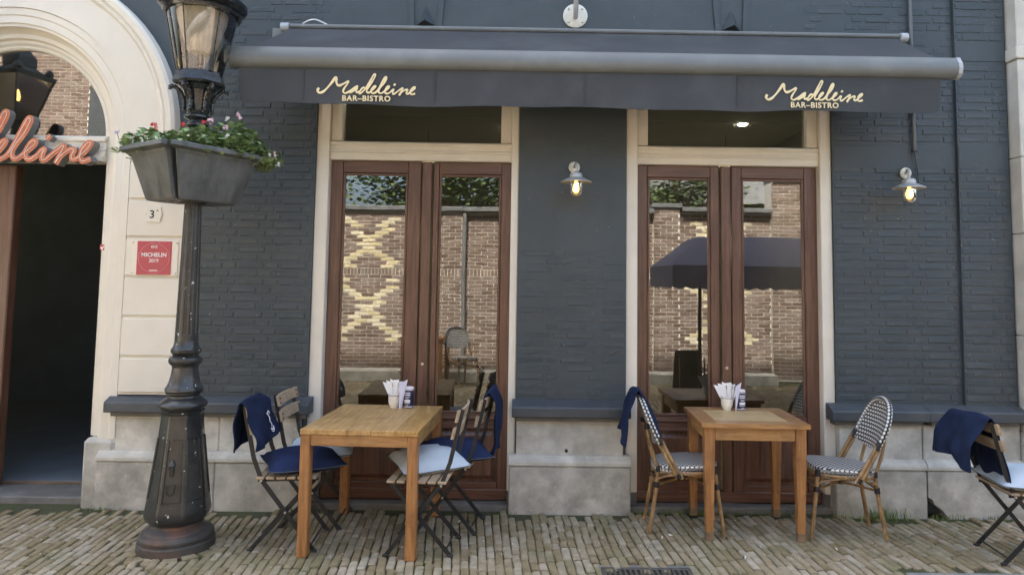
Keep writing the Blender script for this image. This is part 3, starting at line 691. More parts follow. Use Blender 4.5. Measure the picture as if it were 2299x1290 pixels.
# ------------------------------------------------------------------ neon script sign in front of the fanlight
NS = thing('script_sign', 'orange open channel script sign with grey sides on the entrance fanlight', 'sign', (-3.927, -.13, 2.52))
def channel(st, n0):
    kx, kz = .00093, .00105
    P = catmull([((p[0]-1210)*kx, 0, (400-p[1])*kz) for p in st], 5)
    hw = .0205; L_, R_ = [], []
    for i, p in enumerate(P):
        t = P[min(i+1, len(P)-1)]-P[max(i-1, 0)]; t = t.normalized() if t.length > 1e-8 else Vector((1, 0, 0)); nn = Vector((-t.z, 0, t.x))
        L_.append(p+nn*hw); R_.append(p-nn*hw)
    ft, si, tb = MB(), MB(), MB()
    n = len(P); dy = lambda i: -.00009*i-n0
    for i in range(n): ft.v += [(L_[i].x, dy(i), L_[i].z), (R_[i].x, dy(i), R_[i].z)]; si.v += [(L_[i].x, dy(i), L_[i].z), (L_[i].x, .052, L_[i].z), (R_[i].x, dy(i), R_[i].z), (R_[i].x, .052, R_[i].z)]
    for i in range(n-1):
        ft.f.append((2*i, 2*i+1, 2*i+3, 2*i+2)); a = 4*i; si.f += [(a, a+1, a+5, a+4), (a+2, a+6, a+7, a+3)]
    si.f += [(0, 2, 3, 1), (4*n-4, 4*n-3, 4*n-1, 4*n-2)]
    tb.tube([(p.x, dy(i)-.006, p.z) for i, p in enumerate(P)], .0022, 6)
    ft.build('letter_face', 'neon_orange', NS); si.build('letter_side', 'neon_side', NS); tb.build('neon_tube', 'neon_tube', NS, True)
for i_, st in enumerate(STROKES): channel(st, .002*i_)

# ------------------------------------------------------------------ plates on the entrance pilaster
HN = thing('house_number_plate', 'small white enamel house number plate reading 3A', 'number plate', (-2.742, -.153, 2.105))
m = MB()
m.add([(q[0], y_, q[1]) for y_ in (0, -.006) for q in ((-.05, .055), (.05, .055), (.05, .028), (.064, 0), (.05, -.028), (.05, -.055), (-.05, -.055), (-.05, -.028), (-.064, 0), (-.05, .028))],
      [tuple(range(10, 20)), tuple(range(10))[::-1]]+[(i, (i+1) % 10, 10+(i+1) % 10, 10+i) for i in range(10)])
m.build('plate', 'enamel', HN)
put_text('digit', '3', .082, 'print_black', (-.012, -.0066, -.004), HN, bold=.0012, ext=.0004); put_text('digit_suffix', 'A', .026, 'print_black', (.026, -.0066, .026), HN, ext=.0004)
for s_ in (-1, 1): MB().lathe([(.004, -.004), (.0035, .002), (.001, .004)], 8).build('screw', 'bolt', HN, True, loc=(s_*.056, -.006, 0), rot=(R(90), 0, 0))
PL = thing('guide_plaque', 'square red restaurant guide plaque reading MICHELIN 2019', 'plaque', (-2.722, -.153, 1.782))
MB().box(-.172, .172, -.004, 0, -.128, .128, .001).build('acrylic_backing', 'acrylic', PL)
MB().box(-.125, .125, -.010, -.0045, -.123, .123, .001).build('plate', 'plaque_red', PL)
MB().tube([(.112*math.cos(t/48*2*math.pi), -.0105, .108*math.sin(t/48*2*math.pi)) for t in range(48)], .0009, 6, closed=True).build('ring_print', 'print_pink', PL)
put_text('lettering', 'MICHELIN', .040, 'print_white', (0, -.0106, .022), PL, bold=.0010, ext=.0004, space=1.05)
put_text('lettering', '2019', .036, 'print_white', (0, -.0106, -.020), PL, bold=.0004, ext=.0004)
MB().tube([(-.013+.008*math.cos(t/10*2*math.pi), -.0108, .082+.008*math.sin(t/10*2*math.pi)) for t in range(10)], .0025, 6, closed=True).tube([(.012+.009*math.cos(t/10*2*math.pi), -.0108, .082+.009*math.sin(t/10*2*math.pi)) for t in range(10)], .002, 6, closed=True).build('emblem', 'print_white', PL)
MB().box(-.030, .030, -.0112, -.0102, -.095, -.088).build('emblem_bar', 'print_white', PL)
for sx in (-1, 1):
    for sz in (-1, 1): MB().lathe([(.006, -.003), (.006, .003), (.002, .006)], 10).build('screw', 'bolt', PL, True, loc=(sx*.158, -.006, sz*.112), rot=(R(90), 0, 0))
stk = MB().box(-.018, .018, -.0015, 0, -.02, .02).build('sticker', 'sticker', None, loc=(-3.185, -.0245, 1.86)); tag(stk, 'small torn red and white sticker on the entrance jamb', 'sticker')
MB().add([(-.018, -.003, .0), (.0, -.003, -.02), (.018, -.003, .015), (.004, -.003, .004)], [(0, 1, 2, 3)]).build('torn_corner', 'print_white', stk)

# ------------------------------------------------------------------ flag bracket, conduit, wall lamps
FB = thing('flagpole_bracket', 'round cream flagpole bracket plate with a steel tube above the awning', 'bracket', (.363, -.10, 3.68))
MB().lathe([(.094, 0), (.094, .008), (.088, .012)], 40).build('plate', 'plate_white', FB, True, rot=(R(90), 0, 0))
MB().tube([(0, -.02, -.02), (.0, -.05, .0), (-.004, -.30, .8)], .019, 12).build('tube', 'galv', FB, True)
for sx in (-1, 1):
    for sz in (-1, 1): MB().lathe([(.008, 0), (.008, .016), (.004, .02)], 8).build('bolt', 'bolt', FB, True, loc=(sx*.052, -.004, sz*.052), rot=(R(90), 0, 0))
CO = thing('wall_conduit', 'thin dark vertical cable conduit running down to the right wall lamp', 'pipe', (2.98, -.115, 2.5))
MB().tube([(-.045, -.008, 2.0), (-.045, -.008, 1.2), (-.04, -.008, .17)], .013, 10).build('pipe', 'paint_upper', CO, True)
MB().tube(catmull([(-.04, -.008, .19), (-.036, -.008, .12), (-.022, -.008, .04), (-.015, -.008, -.05), (-.04, -.05, -.11), (-.12, -.14, -.115)], 5), .006, 8).build('cable', 'paint_dark', CO, True)
MB().box(-.062, -.02, -.03, .01, .165, .185, .003).build('clip', 'paint_dark', CO)
def wall_lamp(loc, yaw, label):
    L = thing('wall_lamp', label, 'wall lamp', loc, 0, 'cage free jar lamps on the bistro front')
    MB().lathe([(.043, 0), (.043, .012), (.038, .018)], 28).build('wall_plate', 'plate_white', L, True, rot=(R(90), 0, 0))
    dx = math.sin(yaw)*.20; dy = -math.cos(yaw)*.20
    MB().tube(catmull([(0, -.015, 0), (dx*.6, dy*.6, .006), (dx*.92, dy*.92, -.004), (dx, dy, -.03), (dx, dy, -.075)], 6), .009, 10).build('arm', 'galv', L, True)
    S = (dx, dy)
    MB().lathe([(.018, -.066), (.034, -.070), (.042, -.074), (.046, -.085), (.046, -.105), (.05, -.108)], 24, S).build('socket_cap', 'galv', L, True)
    MB().lathe([(.045, -.104), (.062, -.110), (.112, -.136), (.114, -.141), (.110, -.141), (.060, -.116), (.04, -.112)], 36, S, cap=False).build('shade', 'galv', L, True)
    J = MB().lathe([(.047, -.112), (.049, -.13), (.049, -.205), (.044, -.228), (.032, -.245), (.015, -.252), (.001, -.253)], 24, S, cap=False).build('jar', 'jar_glass', L, True)
    MB().lathe([(.012, -.13), (.013, -.145), (.022, -.165), (.024, -.19), (.018, -.212), (.001, -.222)], 16, S).build('bulb', 'amber_bulb', L, True)
    MB().tube([(S[0]+.012*math.cos(t*1.3), S[1]-.0255+.001*math.sin(t), -.150-.0045*t) for t in range(13)], .0034, 6).build('filament', 'filament', L, True)
wall_lamp((.366, -.104, 2.508), R(0), 'grey jar wall lamp with flat shade on the pier between the doors')
wall_lamp((2.872, -.105, 2.502), R(-22), 'grey jar wall lamp on the right hand brick wall below a conduit')

# ------------------------------------------------------------------ street lamp
SL = thing('street_lamp', 'ornate black cast iron street lamp with glass lantern left of the tables', 'street lamp', (LAMP[0], LAMP[1], 0), R(11)); SL.scale = (.895, .895, 1)
octm = lambda n_: (lambda a, z: 1/max(math.cos(((a+math.pi/n_) % (2*math.pi/n_))-math.pi/n_), .5)*math.cos(math.pi/n_)**.5)
def oct_round(a, z):
    n_ = 8; q = 1/math.cos(((a+math.pi/n_) % (2*math.pi/n_))-math.pi/n_)
    return .2+.8*q*.985
MB().lathe([(.245, -.05), (.248, .0), (.247, .040), (.241, .046), (.234, .047), (.233, .056), (.238, .062), (.238, .074), (.228, .090), (.214, .098), (.206, .099), (.203, .106), (.190, .114), (.172, .120), (.160, .130), (.156, .15)], 64).build('foot_ring', 'lamp_foot', SL, True, 24)
MB().lathe([(.158, .148), (.168, .152), (.190, .17), (.201, .19), (.203, .212), (.198, .24), (.186, .31), (.174, .40), (.163, .49), (.150, .59), (.139, .68), (.131, .76), (.128, .80), (.134, .808), (.134, .818), (.128, .824), (.130, .834)], 64, mod=oct_round).build('pedestal', 'lamp_black', SL, True, 40)
for k in range(8):
    a = k/8*2*math.pi; P_ = []
    for (r_, z_, wdt) in ((.186, .30, .058), (.1415, .66, .040)):
        for s_ in (-1, 1):
            P_.append(Vector((math.cos(a)*r_*.995-math.sin(a)*s_*wdt, math.sin(a)*r_*.995+math.cos(a)*s_*wdt, z_)))
    MB().tube([P_[0], P_[1], P_[3], P_[2]], .0055, 6, closed=True).build('panel_frame', 'lamp_black', SL, True)
fa = R(-90-11+8)   # front panel: bracket and shield in relief
for nm, prof_, zc, sc_ in (('relief_bracket', [(.018, -.05), (.024, -.02), (.020, .0), (.028, .015), (.018, .03), (.010, .045)], .50, 1),):
    MB().lathe([(r_*.8, z_) for r_, z_ in prof_], 10).build(nm, 'lamp_black', SL, True, loc=(math.cos(fa)*.162, math.sin(fa)*.162, zc))
sh = [(-.027, .03), (.027, .03), (.024, .0), (.020, -.022), (0, -.032), (-.020, -.022), (-.024, 0)]
tt = Vector((-math.sin(fa), math.cos(fa), 0)); cc = Vector((math.cos(fa)*.182, math.sin(fa)*.182, .375))
MB().tube([cc+tt*x_+Vector((-math.cos(fa)*z_*.12, -math.sin(fa)*z_*.12, z_)) for x_, z_ in sh], .0045, 6, closed=True).build('relief_shield', 'lamp_black', SL, True)
MB().lathe([(.130, .83), (.150, .838), (.158, .850), (.157, .862), (.148, .872), (.135, .884), (.118, .893), (.106, .900), (.103, .913), (.108, .922), (.117, .926), (.1175, .934), (.110, .938)], 48).build('collar', 'lamp_black', SL, True, 40)
MB().lathe([(.110, .936), (.124, .942), (.124, .952), (.112, .968), (.100, .995), (.091, 1.03), (.086, 1.06), (.084, 1.085), (.088, 1.09), (.088, 1.098)], 48, mod=lambda a, z: 1+.02*math.cos(8*a)).build('bell', 'lamp_black', SL, True, 40)
MB().lathe([(.084, 1.095), (.100, 1.104), (.108, 1.118), (.109, 1.13), (.104, 1.144), (.090, 1.153), (.081, 1.156)], 40).build('torus', 'lamp_black', SL, True)
MB().lathe([(.080, 1.155), (.086, 1.165), (.097, 1.178), (.098, 1.195), (.088, 1.206), (.080, 1.224), (.0765, 1.25)], 40).build('torus', 'lamp_black', SL, True)
fl = lambda a, z: 1-.075*(abs(math.sin(6*a))**.7 < .55)*(1 if 1.29 < z < 2.55 else 0)
zs_ = [1.248, 1.285, 1.292, 1.6, 1.9, 2.2, 2.54, 2.552, 2.60, 2.70]
MB().lathe([(.0765-(z_-1.248)*.0228, z_) for z_ in zs_], 96, mod=fl).build('shaft', 'lamp_black', SL, True, 25)
MB().lathe([(.045, 2.60), (.062, 2.605), (.075, 2.615), (.075, 2.628), (.06, 2.636), (.055, 2.65), (.075, 2.66), (.09, 2.668), (.09, 2.68), (.07, 2.69), (.062, 2.70)], 32).build('neck_ring', 'lamp_clean', SL, True)
MB().lathe([(.066, 2.695), (.075, 2.71), (.078, 2.74), (.086, 2.79), (.105, 2.84), (.135, 2.872), (.15, 2.885)], 12).build('crown', 'lamp_clean', SL, True, 20)
MB().lathe([(.145, 2.872), (.168, 2.880), (.178, 2.893), (.176, 2.908), (.165, 2.93), (.160, 2.950), (.156, 2.962), (.14, 2.962)], 8, rot=R(22)).build('lantern_base', 'lamp_clean', SL, True, 20)
for k in range(6):
    a = k/6*2*math.pi+R(12); ca, sa = math.cos(a), math.sin(a)
    P_ = catmull([(r_*ca, r_*sa, z_) for r_, z_ in ((.078, 2.705), (.092, 2.715), (.090, 2.75), (.102, 2.80), (.135, 2.845), (.165, 2.862), (.186, 2.858), (.182, 2.842))], 4)
    MB().tube(P_, [.010+.006*abs(math.sin(i*1.25)) for i in range(len(P_))], 8).build('leaf_bracket', 'lamp_clean', SL, True)
MB().lathe([(.150, 2.958), (.238, 3.352)], 48, cap=False).build('lantern_glass', 'pane_clear', SL, True)
for k in range(6):
    a = k/6*2*math.pi+R(12); ca, sa = math.cos(a), math.sin(a)
    MB().tube([(.153*ca, .153*sa, 2.955), (.241*ca, .241*sa, 3.36)], .0045, 6).build('lantern_bar', 'lamp_clean', SL, True)
MB().lathe([(.001, 3.085), (.075, 3.095), (.10, 3.12), (.165, 3.30), (.175, 3.355), (.170, 3.36)], 48, cap=False).build('reflector', 'diffuser', SL, True)
MB().lathe([(.02, 3.02), (.02, 3.36)], 12).build('burner', 'lamp_foot', SL, True)
MB().lathe([(.225, 3.345), (.262, 3.342), (.270, 3.36), (.262, 3.375), (.285, 3.385), (.300, 3.40), (.302, 3.425), (.285, 3.44), (.24, 3.46), (.2, 3.50), (.16, 3.58), (.09, 3.66), (.04, 3.70), (.05, 3.74), (.02, 3.82), (.001, 3.83)], 48, cap=False).build('lantern_roof', 'lamp_clean', SL, True, 40)

# ------------------------------------------------------------------ flower planter on the lamp shaft
PT = thing('hanging_planter', 'grey plastic flower planter clamped round the street lamp shaft', 'planter', (LAMP[0], LAMP[1], 2.12))
PA, S1_, S2_ = R(33), .57, .73            # a square planter in two halves, one corner towards the street
da_, db_ = (-math.cos(PA), math.sin(PA)), (math.sin(PA), math.cos(PA))
Nn = (-(da_[0]*S1_+db_[0]*S2_)/2, -(da_[1]*S1_+db_[1]*S2_)/2); Ff = (-Nn[0], -Nn[1])
Lc = (Nn[0]+da_[0]*S1_, Nn[1]+da_[1]*S1_); Rc = (Nn[0]+db_[0]*S2_, Nn[1]+db_[1]*S2_)
def inset(p, q, t): return (p[0]+(q[0]-p[0])*t, p[1]+(q[1]-p[1])*t)
def half(poly, name):
    c = (0, .0)
    rad = []
    n = len(poly)
    P2 = []
    for i, p in enumerate(poly):
        a = poly[i-1]; b2 = poly[(i+1) % n]
        for t in (.16, .05): P2.append(inset(p, a, t))
        for t in (.05, .16): P2.append(inset(p, b2, t))
    cx_ = sum(p[0] for p in poly)/n; cy_ = sum(p[1] for p in poly)/n
    def lay_(k, z): return [((cx_+(p[0]-cx_)*k), (cy_+(p[1]-cy_)*k), z) for p in P2]
    def lay2(k, kk, z): return [((p[0]*k), (p[1]*k), z) for p in [(cx_+(q[0]-cx_)*kk, cy_+(q[1]-cy_)*kk) for q in P2]]
    levels = [lay2(.62, .97, .0), lay2(.64, .985, .012), lay2(.86, .97, .27), lay2(.885, .97, .286), lay2(1.0, 1.0, .300), lay2(1.0, 1.0, .322), lay2(.975, .99, .330), lay2(.93, .95, .328), lay2(.90, .94, .27)]
    m = MB(); k = len(P2)
    for lv in levels: m.v += lv
    for i in range(len(levels)-1):
        for j in range(k): m.f.append((i*k+j, i*k+(j+1) % k, (i+1)*k+(j+1) % k, (i+1)*k+j))
    m.f.append(tuple(range(k))[::-1])
    H_ = m.build('trough', 'planter', PT, True, 32)
    MB().add([(q[0], q[1], .285) for q in lay2(.89, .94, 0)], [tuple(range(k))]).build('soil', 'soil', PT)
    return H_
s_in = .012
trR = half([(Nn[0]+.010, Nn[1]+.0), inset(Rc, Nn, .17), inset(Rc, Ff, .10), (Ff[0]+.010, Ff[1])], 'r'); trL = half([(Nn[0]-.010, Nn[1]), (Ff[0]-.010, Ff[1]), inset(Lc, Ff, .14), inset(Lc, Nn, .10)], 'l')
for i in range(2):
    for j in range(4):
        MB().box(-.028, .028, -.009, .009, -.0015, .001).build('drain_slot', 'print_black', trL, loc=(-.07-.075*i+.02*j, -.12+.065*j+.02*i, .0), rot=(0, 0, R(-37)))
MB().lathe([(.060, -.012), (.075, -.01), (.075, .02), (.06, .022)], 24).build('clamp', 'lamp_black', PT, True)
def geranium(name, label, cx, cy, rx, ry, h, nleaf, flowers, seed):
    r_ = random.Random(seed)
    G = thing(name, label, 'plant', (LAMP[0]+cx, LAMP[1]+cy, 2.12+.28), 0, 'geraniums in the lamp planter')
    lf = MB(); stm = MB()
    for i in range(nleaf):
        a = r_.uniform(0, 2*math.pi); q = math.sqrt(r_.random()); px, py = rx*q*math.cos(a), ry*q*math.sin(a)
        hh = h*1.25*(1-.5*q*q)*r_.uniform(.2, 1.0)
        if r_.random() < .12: px *= 1.25; py *= 1.25; hh = h*.1
        s_ = r_.uniform(.016, .034); tl = Matrix.Rotation(r_.uniform(0, 6.28), 4, 'Z') @ Matrix.Rotation(r_.uniform(-.9, .9), 4, 'X')
        n_ = 9; vs = [tl @ Vector((0, 0, -.15*s_))]
        for j in range(n_): 
            aa = 2*math.pi*j/n_; rr_ = s_*(1 if j % 2 == 0 else .72)*(.55 if j == 0 else 1); vs.append(tl @ Vector((rr_*math.cos(aa), rr_*math.sin(aa), .10*s_*math.sin(aa*3))))
        lf.add([v+Vector((px, py, hh)) for v in vs], [(0, j+1, (j+1) % n_+1) for j in range(n_)])
        if i % 4 == 0: stm.tube([(px*.5, py*.5, -.03), (px*.9, py*.9, hh*.6), (px, py, hh)], .0022, 4)
    lf.build('foliage', 'leaf', G); 
    fm = {}
    for (fx, fy, fz, col, n2, sz, kind) in flowers:
        b2 = fm.setdefault(col, MB()); stm.tube([(fx*.6, fy*.6, 0), (fx*.95, fy*.95, fz*.7), (fx, fy, fz)], .002, 4)
        for i in range(n2):
            d = Vector((r_.gauss(0, 1), r_.gauss(0, 1)-.5, r_.gauss(0, .8))).normalized()*sz*r_.uniform(.4, 1)
            c_ = Vector((fx, fy, fz))+d; tl = Matrix.Rotation(r_.uniform(0, 6.28), 4, 'Z') @ Matrix.Rotation(R(r_.uniform(40, 110)), 4, 'X')
            for j in range(5):
                aa = 2*math.pi*j/5; ps = .0085*(1.15 if kind else 1)
                vs = [Vector((0, 0, 0)), Vector((ps*.8*math.cos(aa-.45), ps*.8*math.sin(aa-.45), .001)), Vector((ps*1.3*math.cos(aa), ps*1.3*math.sin(aa), .0025)), Vector((ps*.8*math.cos(aa+.45), ps*.8*math.sin(aa+.45), .001))]
                b2.add([c_+tl @ v for v in vs], [(0, 1, 2, 3)])
    stm.build('stem', 'stem', G)
    for col, b2 in fm.items(): b2.build('blossom', col, G)
geranium('geranium', 'leafy geranium with red blossom at the left end of the lamp planter', -.22, -.02, .22, .24, .155, 430,
         [(.02, -.12, .185, 'petal_red', 12, .026, 1), (-.21, -.12, .14, 'petal_lilac', 5, .018, 1), (-.08, -.14, .05, 'petal_white', 7, .03, 0), (-.16, -.08, .045, 'petal_white', 5, .022, 0), (.08, -.2, .05, 'petal_white', 8, .03, 0), (.02, -.22, .07, 'petal_white', 6, .03, 0), (-.05, -.2, .09, 'petal_white', 6, .035, 0), (-.14, -.14, .075, 'petal_white', 6, .03, 0), (.10, -.12, .11, 'petal_white', 5, .03, 0)], 5)
geranium('geranium', 'geranium with red and pale pink blossoms in the middle of the lamp planter', .06, -.10, .17, .2, .16, 340,
         [(-.08, -.03, .20, 'petal_red', 7, .018, 1), (.035, -.02, .215, 'petal_red', 9, .022, 1), (.09, -.03, .215, 'petal_pink', 8, .026, 1), (-.14, -.2, .035, 'petal_white', 9, .035, 0), (.06, -.05, .12, 'petal_white', 5, .03, 0)], 6)
geranium('geranium', 'bushy geranium with pink blossoms on tall stalks right in the lamp planter', .21, .10, .18, .20, .225, 480,
         [(.03, -.05, .30, 'petal_pink', 8, .024, 1), (-.03, -.07, .275, 'petal_white', 6, .018, 1), (.0, -.16, .20, 'petal_pink', 6, .02, 1), (.02, -.17, .14, 'petal_white', 5, .02, 1)], 7)
geranium('geranium', 'white blossomed plant spilling over the right corner of the lamp planter', .34, .27, .10, .11, .12, 200,
         [(.05, -.05, .08, 'petal_white', 9, .03, 0), (.09, -.06, .06, 'petal_pink', 8, .03, 0), (.03, -.09, .03, 'petal_white', 7, .025, 0), (.1, -.02, .02, 'petal_white', 5, .02, 0)], 8)

# ------------------------------------------------------------------ tables
def table_plank(loc, rz):
    T = thing('wooden_table', 'long oiled teak plank table between the four folding chairs', 'table', loc, rz)
    wd, dp, h = .715, .86, .75; leg = .062
    n = 5; pw = wd/n
    for i in range(n):
        MB().box(-wd/2+i*pw+(.0004), -wd/2+(i+1)*pw-.0004, -dp/2, dp/2, h-.032, h, .0025).build('plank', 'teak', T)
    for sx in (-1, 1):
        for sy in (-1, 1):
            x_, y_ = sx*(wd/2-leg/2-.002), sy*(dp/2-leg/2-.002); m = MB().box(x_-leg/2, x_+leg/2, y_-leg/2, y_+leg/2, .0, h-.0325, .006); m.build('leg', 'teak_leg', T)
    a = wd/2-leg-.003; b2 = dp/2-leg-.003
    for s_ in (-1, 1):
        MB().box(-a, a, s_*(dp/2-.02)-.012, s_*(dp/2-.02)+.012, h-.098, h-.0325, .003).build('apron', 'teak_h', T)
        MB().box(s_*(wd/2-.02)-.012, s_*(wd/2-.02)+.012, -b2, b2, h-.098, h-.0325, .003).build('apron', 'teak', T)
    return T
table_plank((-.950, -.635, 0), -.055)
def table_framed(name, label, loc, rz, wd=.70, dp=.60):
    T = thing(name, label, 'table', loc, rz); h = .75; f = .11
    th = .028
    i0, i1, j0, j1 = -wd/2+f, wd/2-f, -dp/2+f, dp/2-f
    def quad(a, b2, c_, d, n, mt):
        m = MB(); m.v = [(*p, h-th) for p in (a, b2, c_, d)]+[(*p, h) for p in (a, b2, c_, d)]
        m.f = [(3, 2, 1, 0), (4, 5, 6, 7)]+[(i, (i+1) % 4, 4+(i+1) % 4, 4+i) for i in range(4)]; m.build(n, mt, T)
    W_, D_ = wd/2, dp/2
    quad((-W_, -D_), (W_, -D_), (i1, j0), (i0, j0), 'top_border', 'teak_h'); quad((i0, j1), (i1, j1), (W_, D_), (-W_, D_), 'top_border', 'teak_h')
    quad((-W_, -D_+.0), (i0-.0008, j0), (i0-.0008, j1), (-W_, D_), 'top_border', 'teak_leg'); quad((i1+.0008, j0), (W_, -D_), (W_, D_), (i1+.0008, j1), 'top_border', 'teak_leg')
    MB().box(i0+.0006, i1-.0006, j0+.0006, j1-.0006, h-th, h-.001).build('top_field', 'teak_light', T)
    for sx in (-1, 1):
        for sy in (-1, 1):
            x_, y_ = sx*(W_-.055), sy*(D_-.055); m = MB()
            t0, t1 = .033, .021
            m.v = [(x_+a*t1, y_+b2*t1, 0) for a, b2 in ((-1, -1), (1, -1), (1, 1), (-1, 1))]+[(x_+a*t0, y_+b2*t0, .55) for a, b2 in ((-1, -1), (1, -1), (1, 1), (-1, 1))]+[(x_+a*t0, y_+b2*t0, h-th-.001) for a, b2 in ((-1, -1), (1, -1), (1, 1), (-1, 1))]
            m.f = [(3, 2, 1, 0), (8, 9, 10, 11)]+[(4*k+i, 4*k+(i+1) % 4, 4*k+4+(i+1) % 4, 4*k+4+i) for k in (0, 1) for i in range(4)]
            lg_ = m.build('leg', 'teak_leg', T)
            MB().box(x_-.0235, x_+.0235, y_-.0235, y_+.0235, 0, .055).build('worn_foot', 'teak_foot', lg_)
    for s_ in (-1, 1):
        MB().box(-W_+.09, W_-.09, s_*(D_-.04)-.011, s_*(D_-.04)+.011, h-th-.085, h-th-.001, .003).build('apron', 'teak_h', T)
        MB().box(s_*(W_-.04)-.011, s_*(W_-.04)+.011, -D_+.09, D_-.09, h-th-.085, h-th-.001, .003).build('apron', 'teak', T)
    return T
table_framed('wooden_table', 'square teak table with framed top between the two woven bistro chairs', (1.525, -.435, 0), -.03)

# things on the tables
def table_set(x, y, rz, where, seed):
    r_ = random.Random(seed)
    CU = thing('cutlery_cup', f'white footed cup with a blue rim line on the {where}', 'cup', (x, y, .7505), rz, 'cutlery cups')
    MB().lathe([(.028, 0), (.030, .006), (.029, .012), (.038, .024), (.0415, .040), (.0425, .086), (.0425, .094), (.0395, .094), (.039, .04), (.02, .02)], 32, cap=False).build('bowl', 'ceramic', CU, True, 60)
    MB().lathe([(.0430, .0835), (.0430, .0875)], 32, cap=False).build('rim_line', 'blue_line', CU, True)
    NP = thing('napkin_bundle', f'white folded paper napkins with cutlery in the cup on the {where}', 'napkins', (x, y, .7505), rz, 'napkin bundles')
    for i in range(5):
        a = -.55+i*.26; yy = .012-.006*i
        m = MB(); t = .0012
        x0, x1 = -.020+.004*i, .012+.004*i; tw = .045; dx = math.sin(a)*.10; top = .195-.012*abs(i-2)
        m.v = [(x0, yy, .03), (x1, yy, .03), (x1+dx*.9+.014, yy-.004, top), (x0+dx*.5, yy, top-.006), (x0+dx-.020, yy+.004, top+.004)]
        m.v += [(p[0], p[1]-t, p[2]) for p in m.v]; m.f = [(0, 1, 2, 3, 4), (9, 8, 7, 6, 5)]+[(j, (j+1) % 5, 5+(j+1) % 5, 5+j) for j in range(5)]
        m.build('napkin', 'napkin', NP)
    for i, (cx_, an) in enumerate(((.000, -.08), (.018, .10), (.028, .18))):
        MB().tube(catmull([(cx_, -.022, .04), (cx_+math.sin(an)*.06, -.025, .10), (cx_+math.sin(an)*.11, -.025, .15), (cx_+math.sin(an)*.14, -.025, .178)], 4), [.0022+.0035*(k_ > 7)*math.sin((k_-7)/6*math.pi) if k_ < 13 else .0022 for k_ in range(13)], 6, flat=(Vector((0, 1, 0)), .4)).build('cutlery', 'cutlery', NP, True)
    MC = thing('menu_card', f'folded pale lilac menu card beside the tin on the {where}', 'menu card', (x+.050, y-.045, .7505), rz, 'menu cards')
    MB().add([(-.006, -.012, 0), (.006, .012, 0), (.045, .012, .20), (-.004, -.014, .175), (-.0045, -.0105, 0), (.0075, .0135, 0), (.0465, .0135, .2), (-.0025, -.0125, .175)],
             [(0, 1, 2, 3), (7, 6, 5, 4), (0, 4, 5, 1), (1, 5, 6, 2), (2, 6, 7, 3), (3, 7, 4, 0)]).build('card', 'card', MC)
    TN = thing('label_tin', f'navy tin with a white printed label and pale lid on the {where}', 'tin', (x+.100, y+.012, .7505), rz+r_.uniform(-.2, .2), 'navy tins')
    MB().lathe([(.035, 0), (.036, .004), (.036, .126), (.035, .13)], 32).build('can', 'tin_navy', TN, True)
    MB().lathe([(.0365, .006), (.0365, .011)], 32, cap=False).build('bottom_band', 'tin_lid', TN, True)
    MB().lathe([(.0365, .122), (.0365, .127)], 32, cap=False).build('top_band', 'tin_lid', TN, True)
    MB().lathe([(.0355, .130), (.036, .133), (.034, .141), (.028, .144)], 32).build('lid', 'tin_lid', TN, True)
    def arc(z0, z1, a0, a1, mt, nm):
        m = MB(); n = 10
        for i in range(n+1):
            a = R(-90)+a0+(a1-a0)*i/n
            for z_ in (z0, z1): m.v.append((.0366*math.cos(a), .0366*math.sin(a), z_))
        m.f = [(2*i, 2*i+2, 2*i+3, 2*i+1) for i in range(n)]; m.build(nm, mt, TN, True)
    arc(.098, .108, -.62, .62, 'tin_print', 'print_line'); arc(.084, .094, -.62, .62, 'tin_print', 'print_line'); arc(.072, .076, -.5, .5, 'tin_print', 'print_line'); arc(.063, .068, -.35, .35, 'tin_print', 'print_line')
    arc(.040, .057, -.62, .62, 'print_white', 'print_block'); arc(.030, .036, -.6, .6, 'tin_print', 'print_line'); arc(.016, .020, -.3, .3, 'tin_print', 'print_line')
table_set(-.905, -.30, -.05, 'long plank table', 1)
table_set(1.470, -.235, .0, 'square framed table', 2)

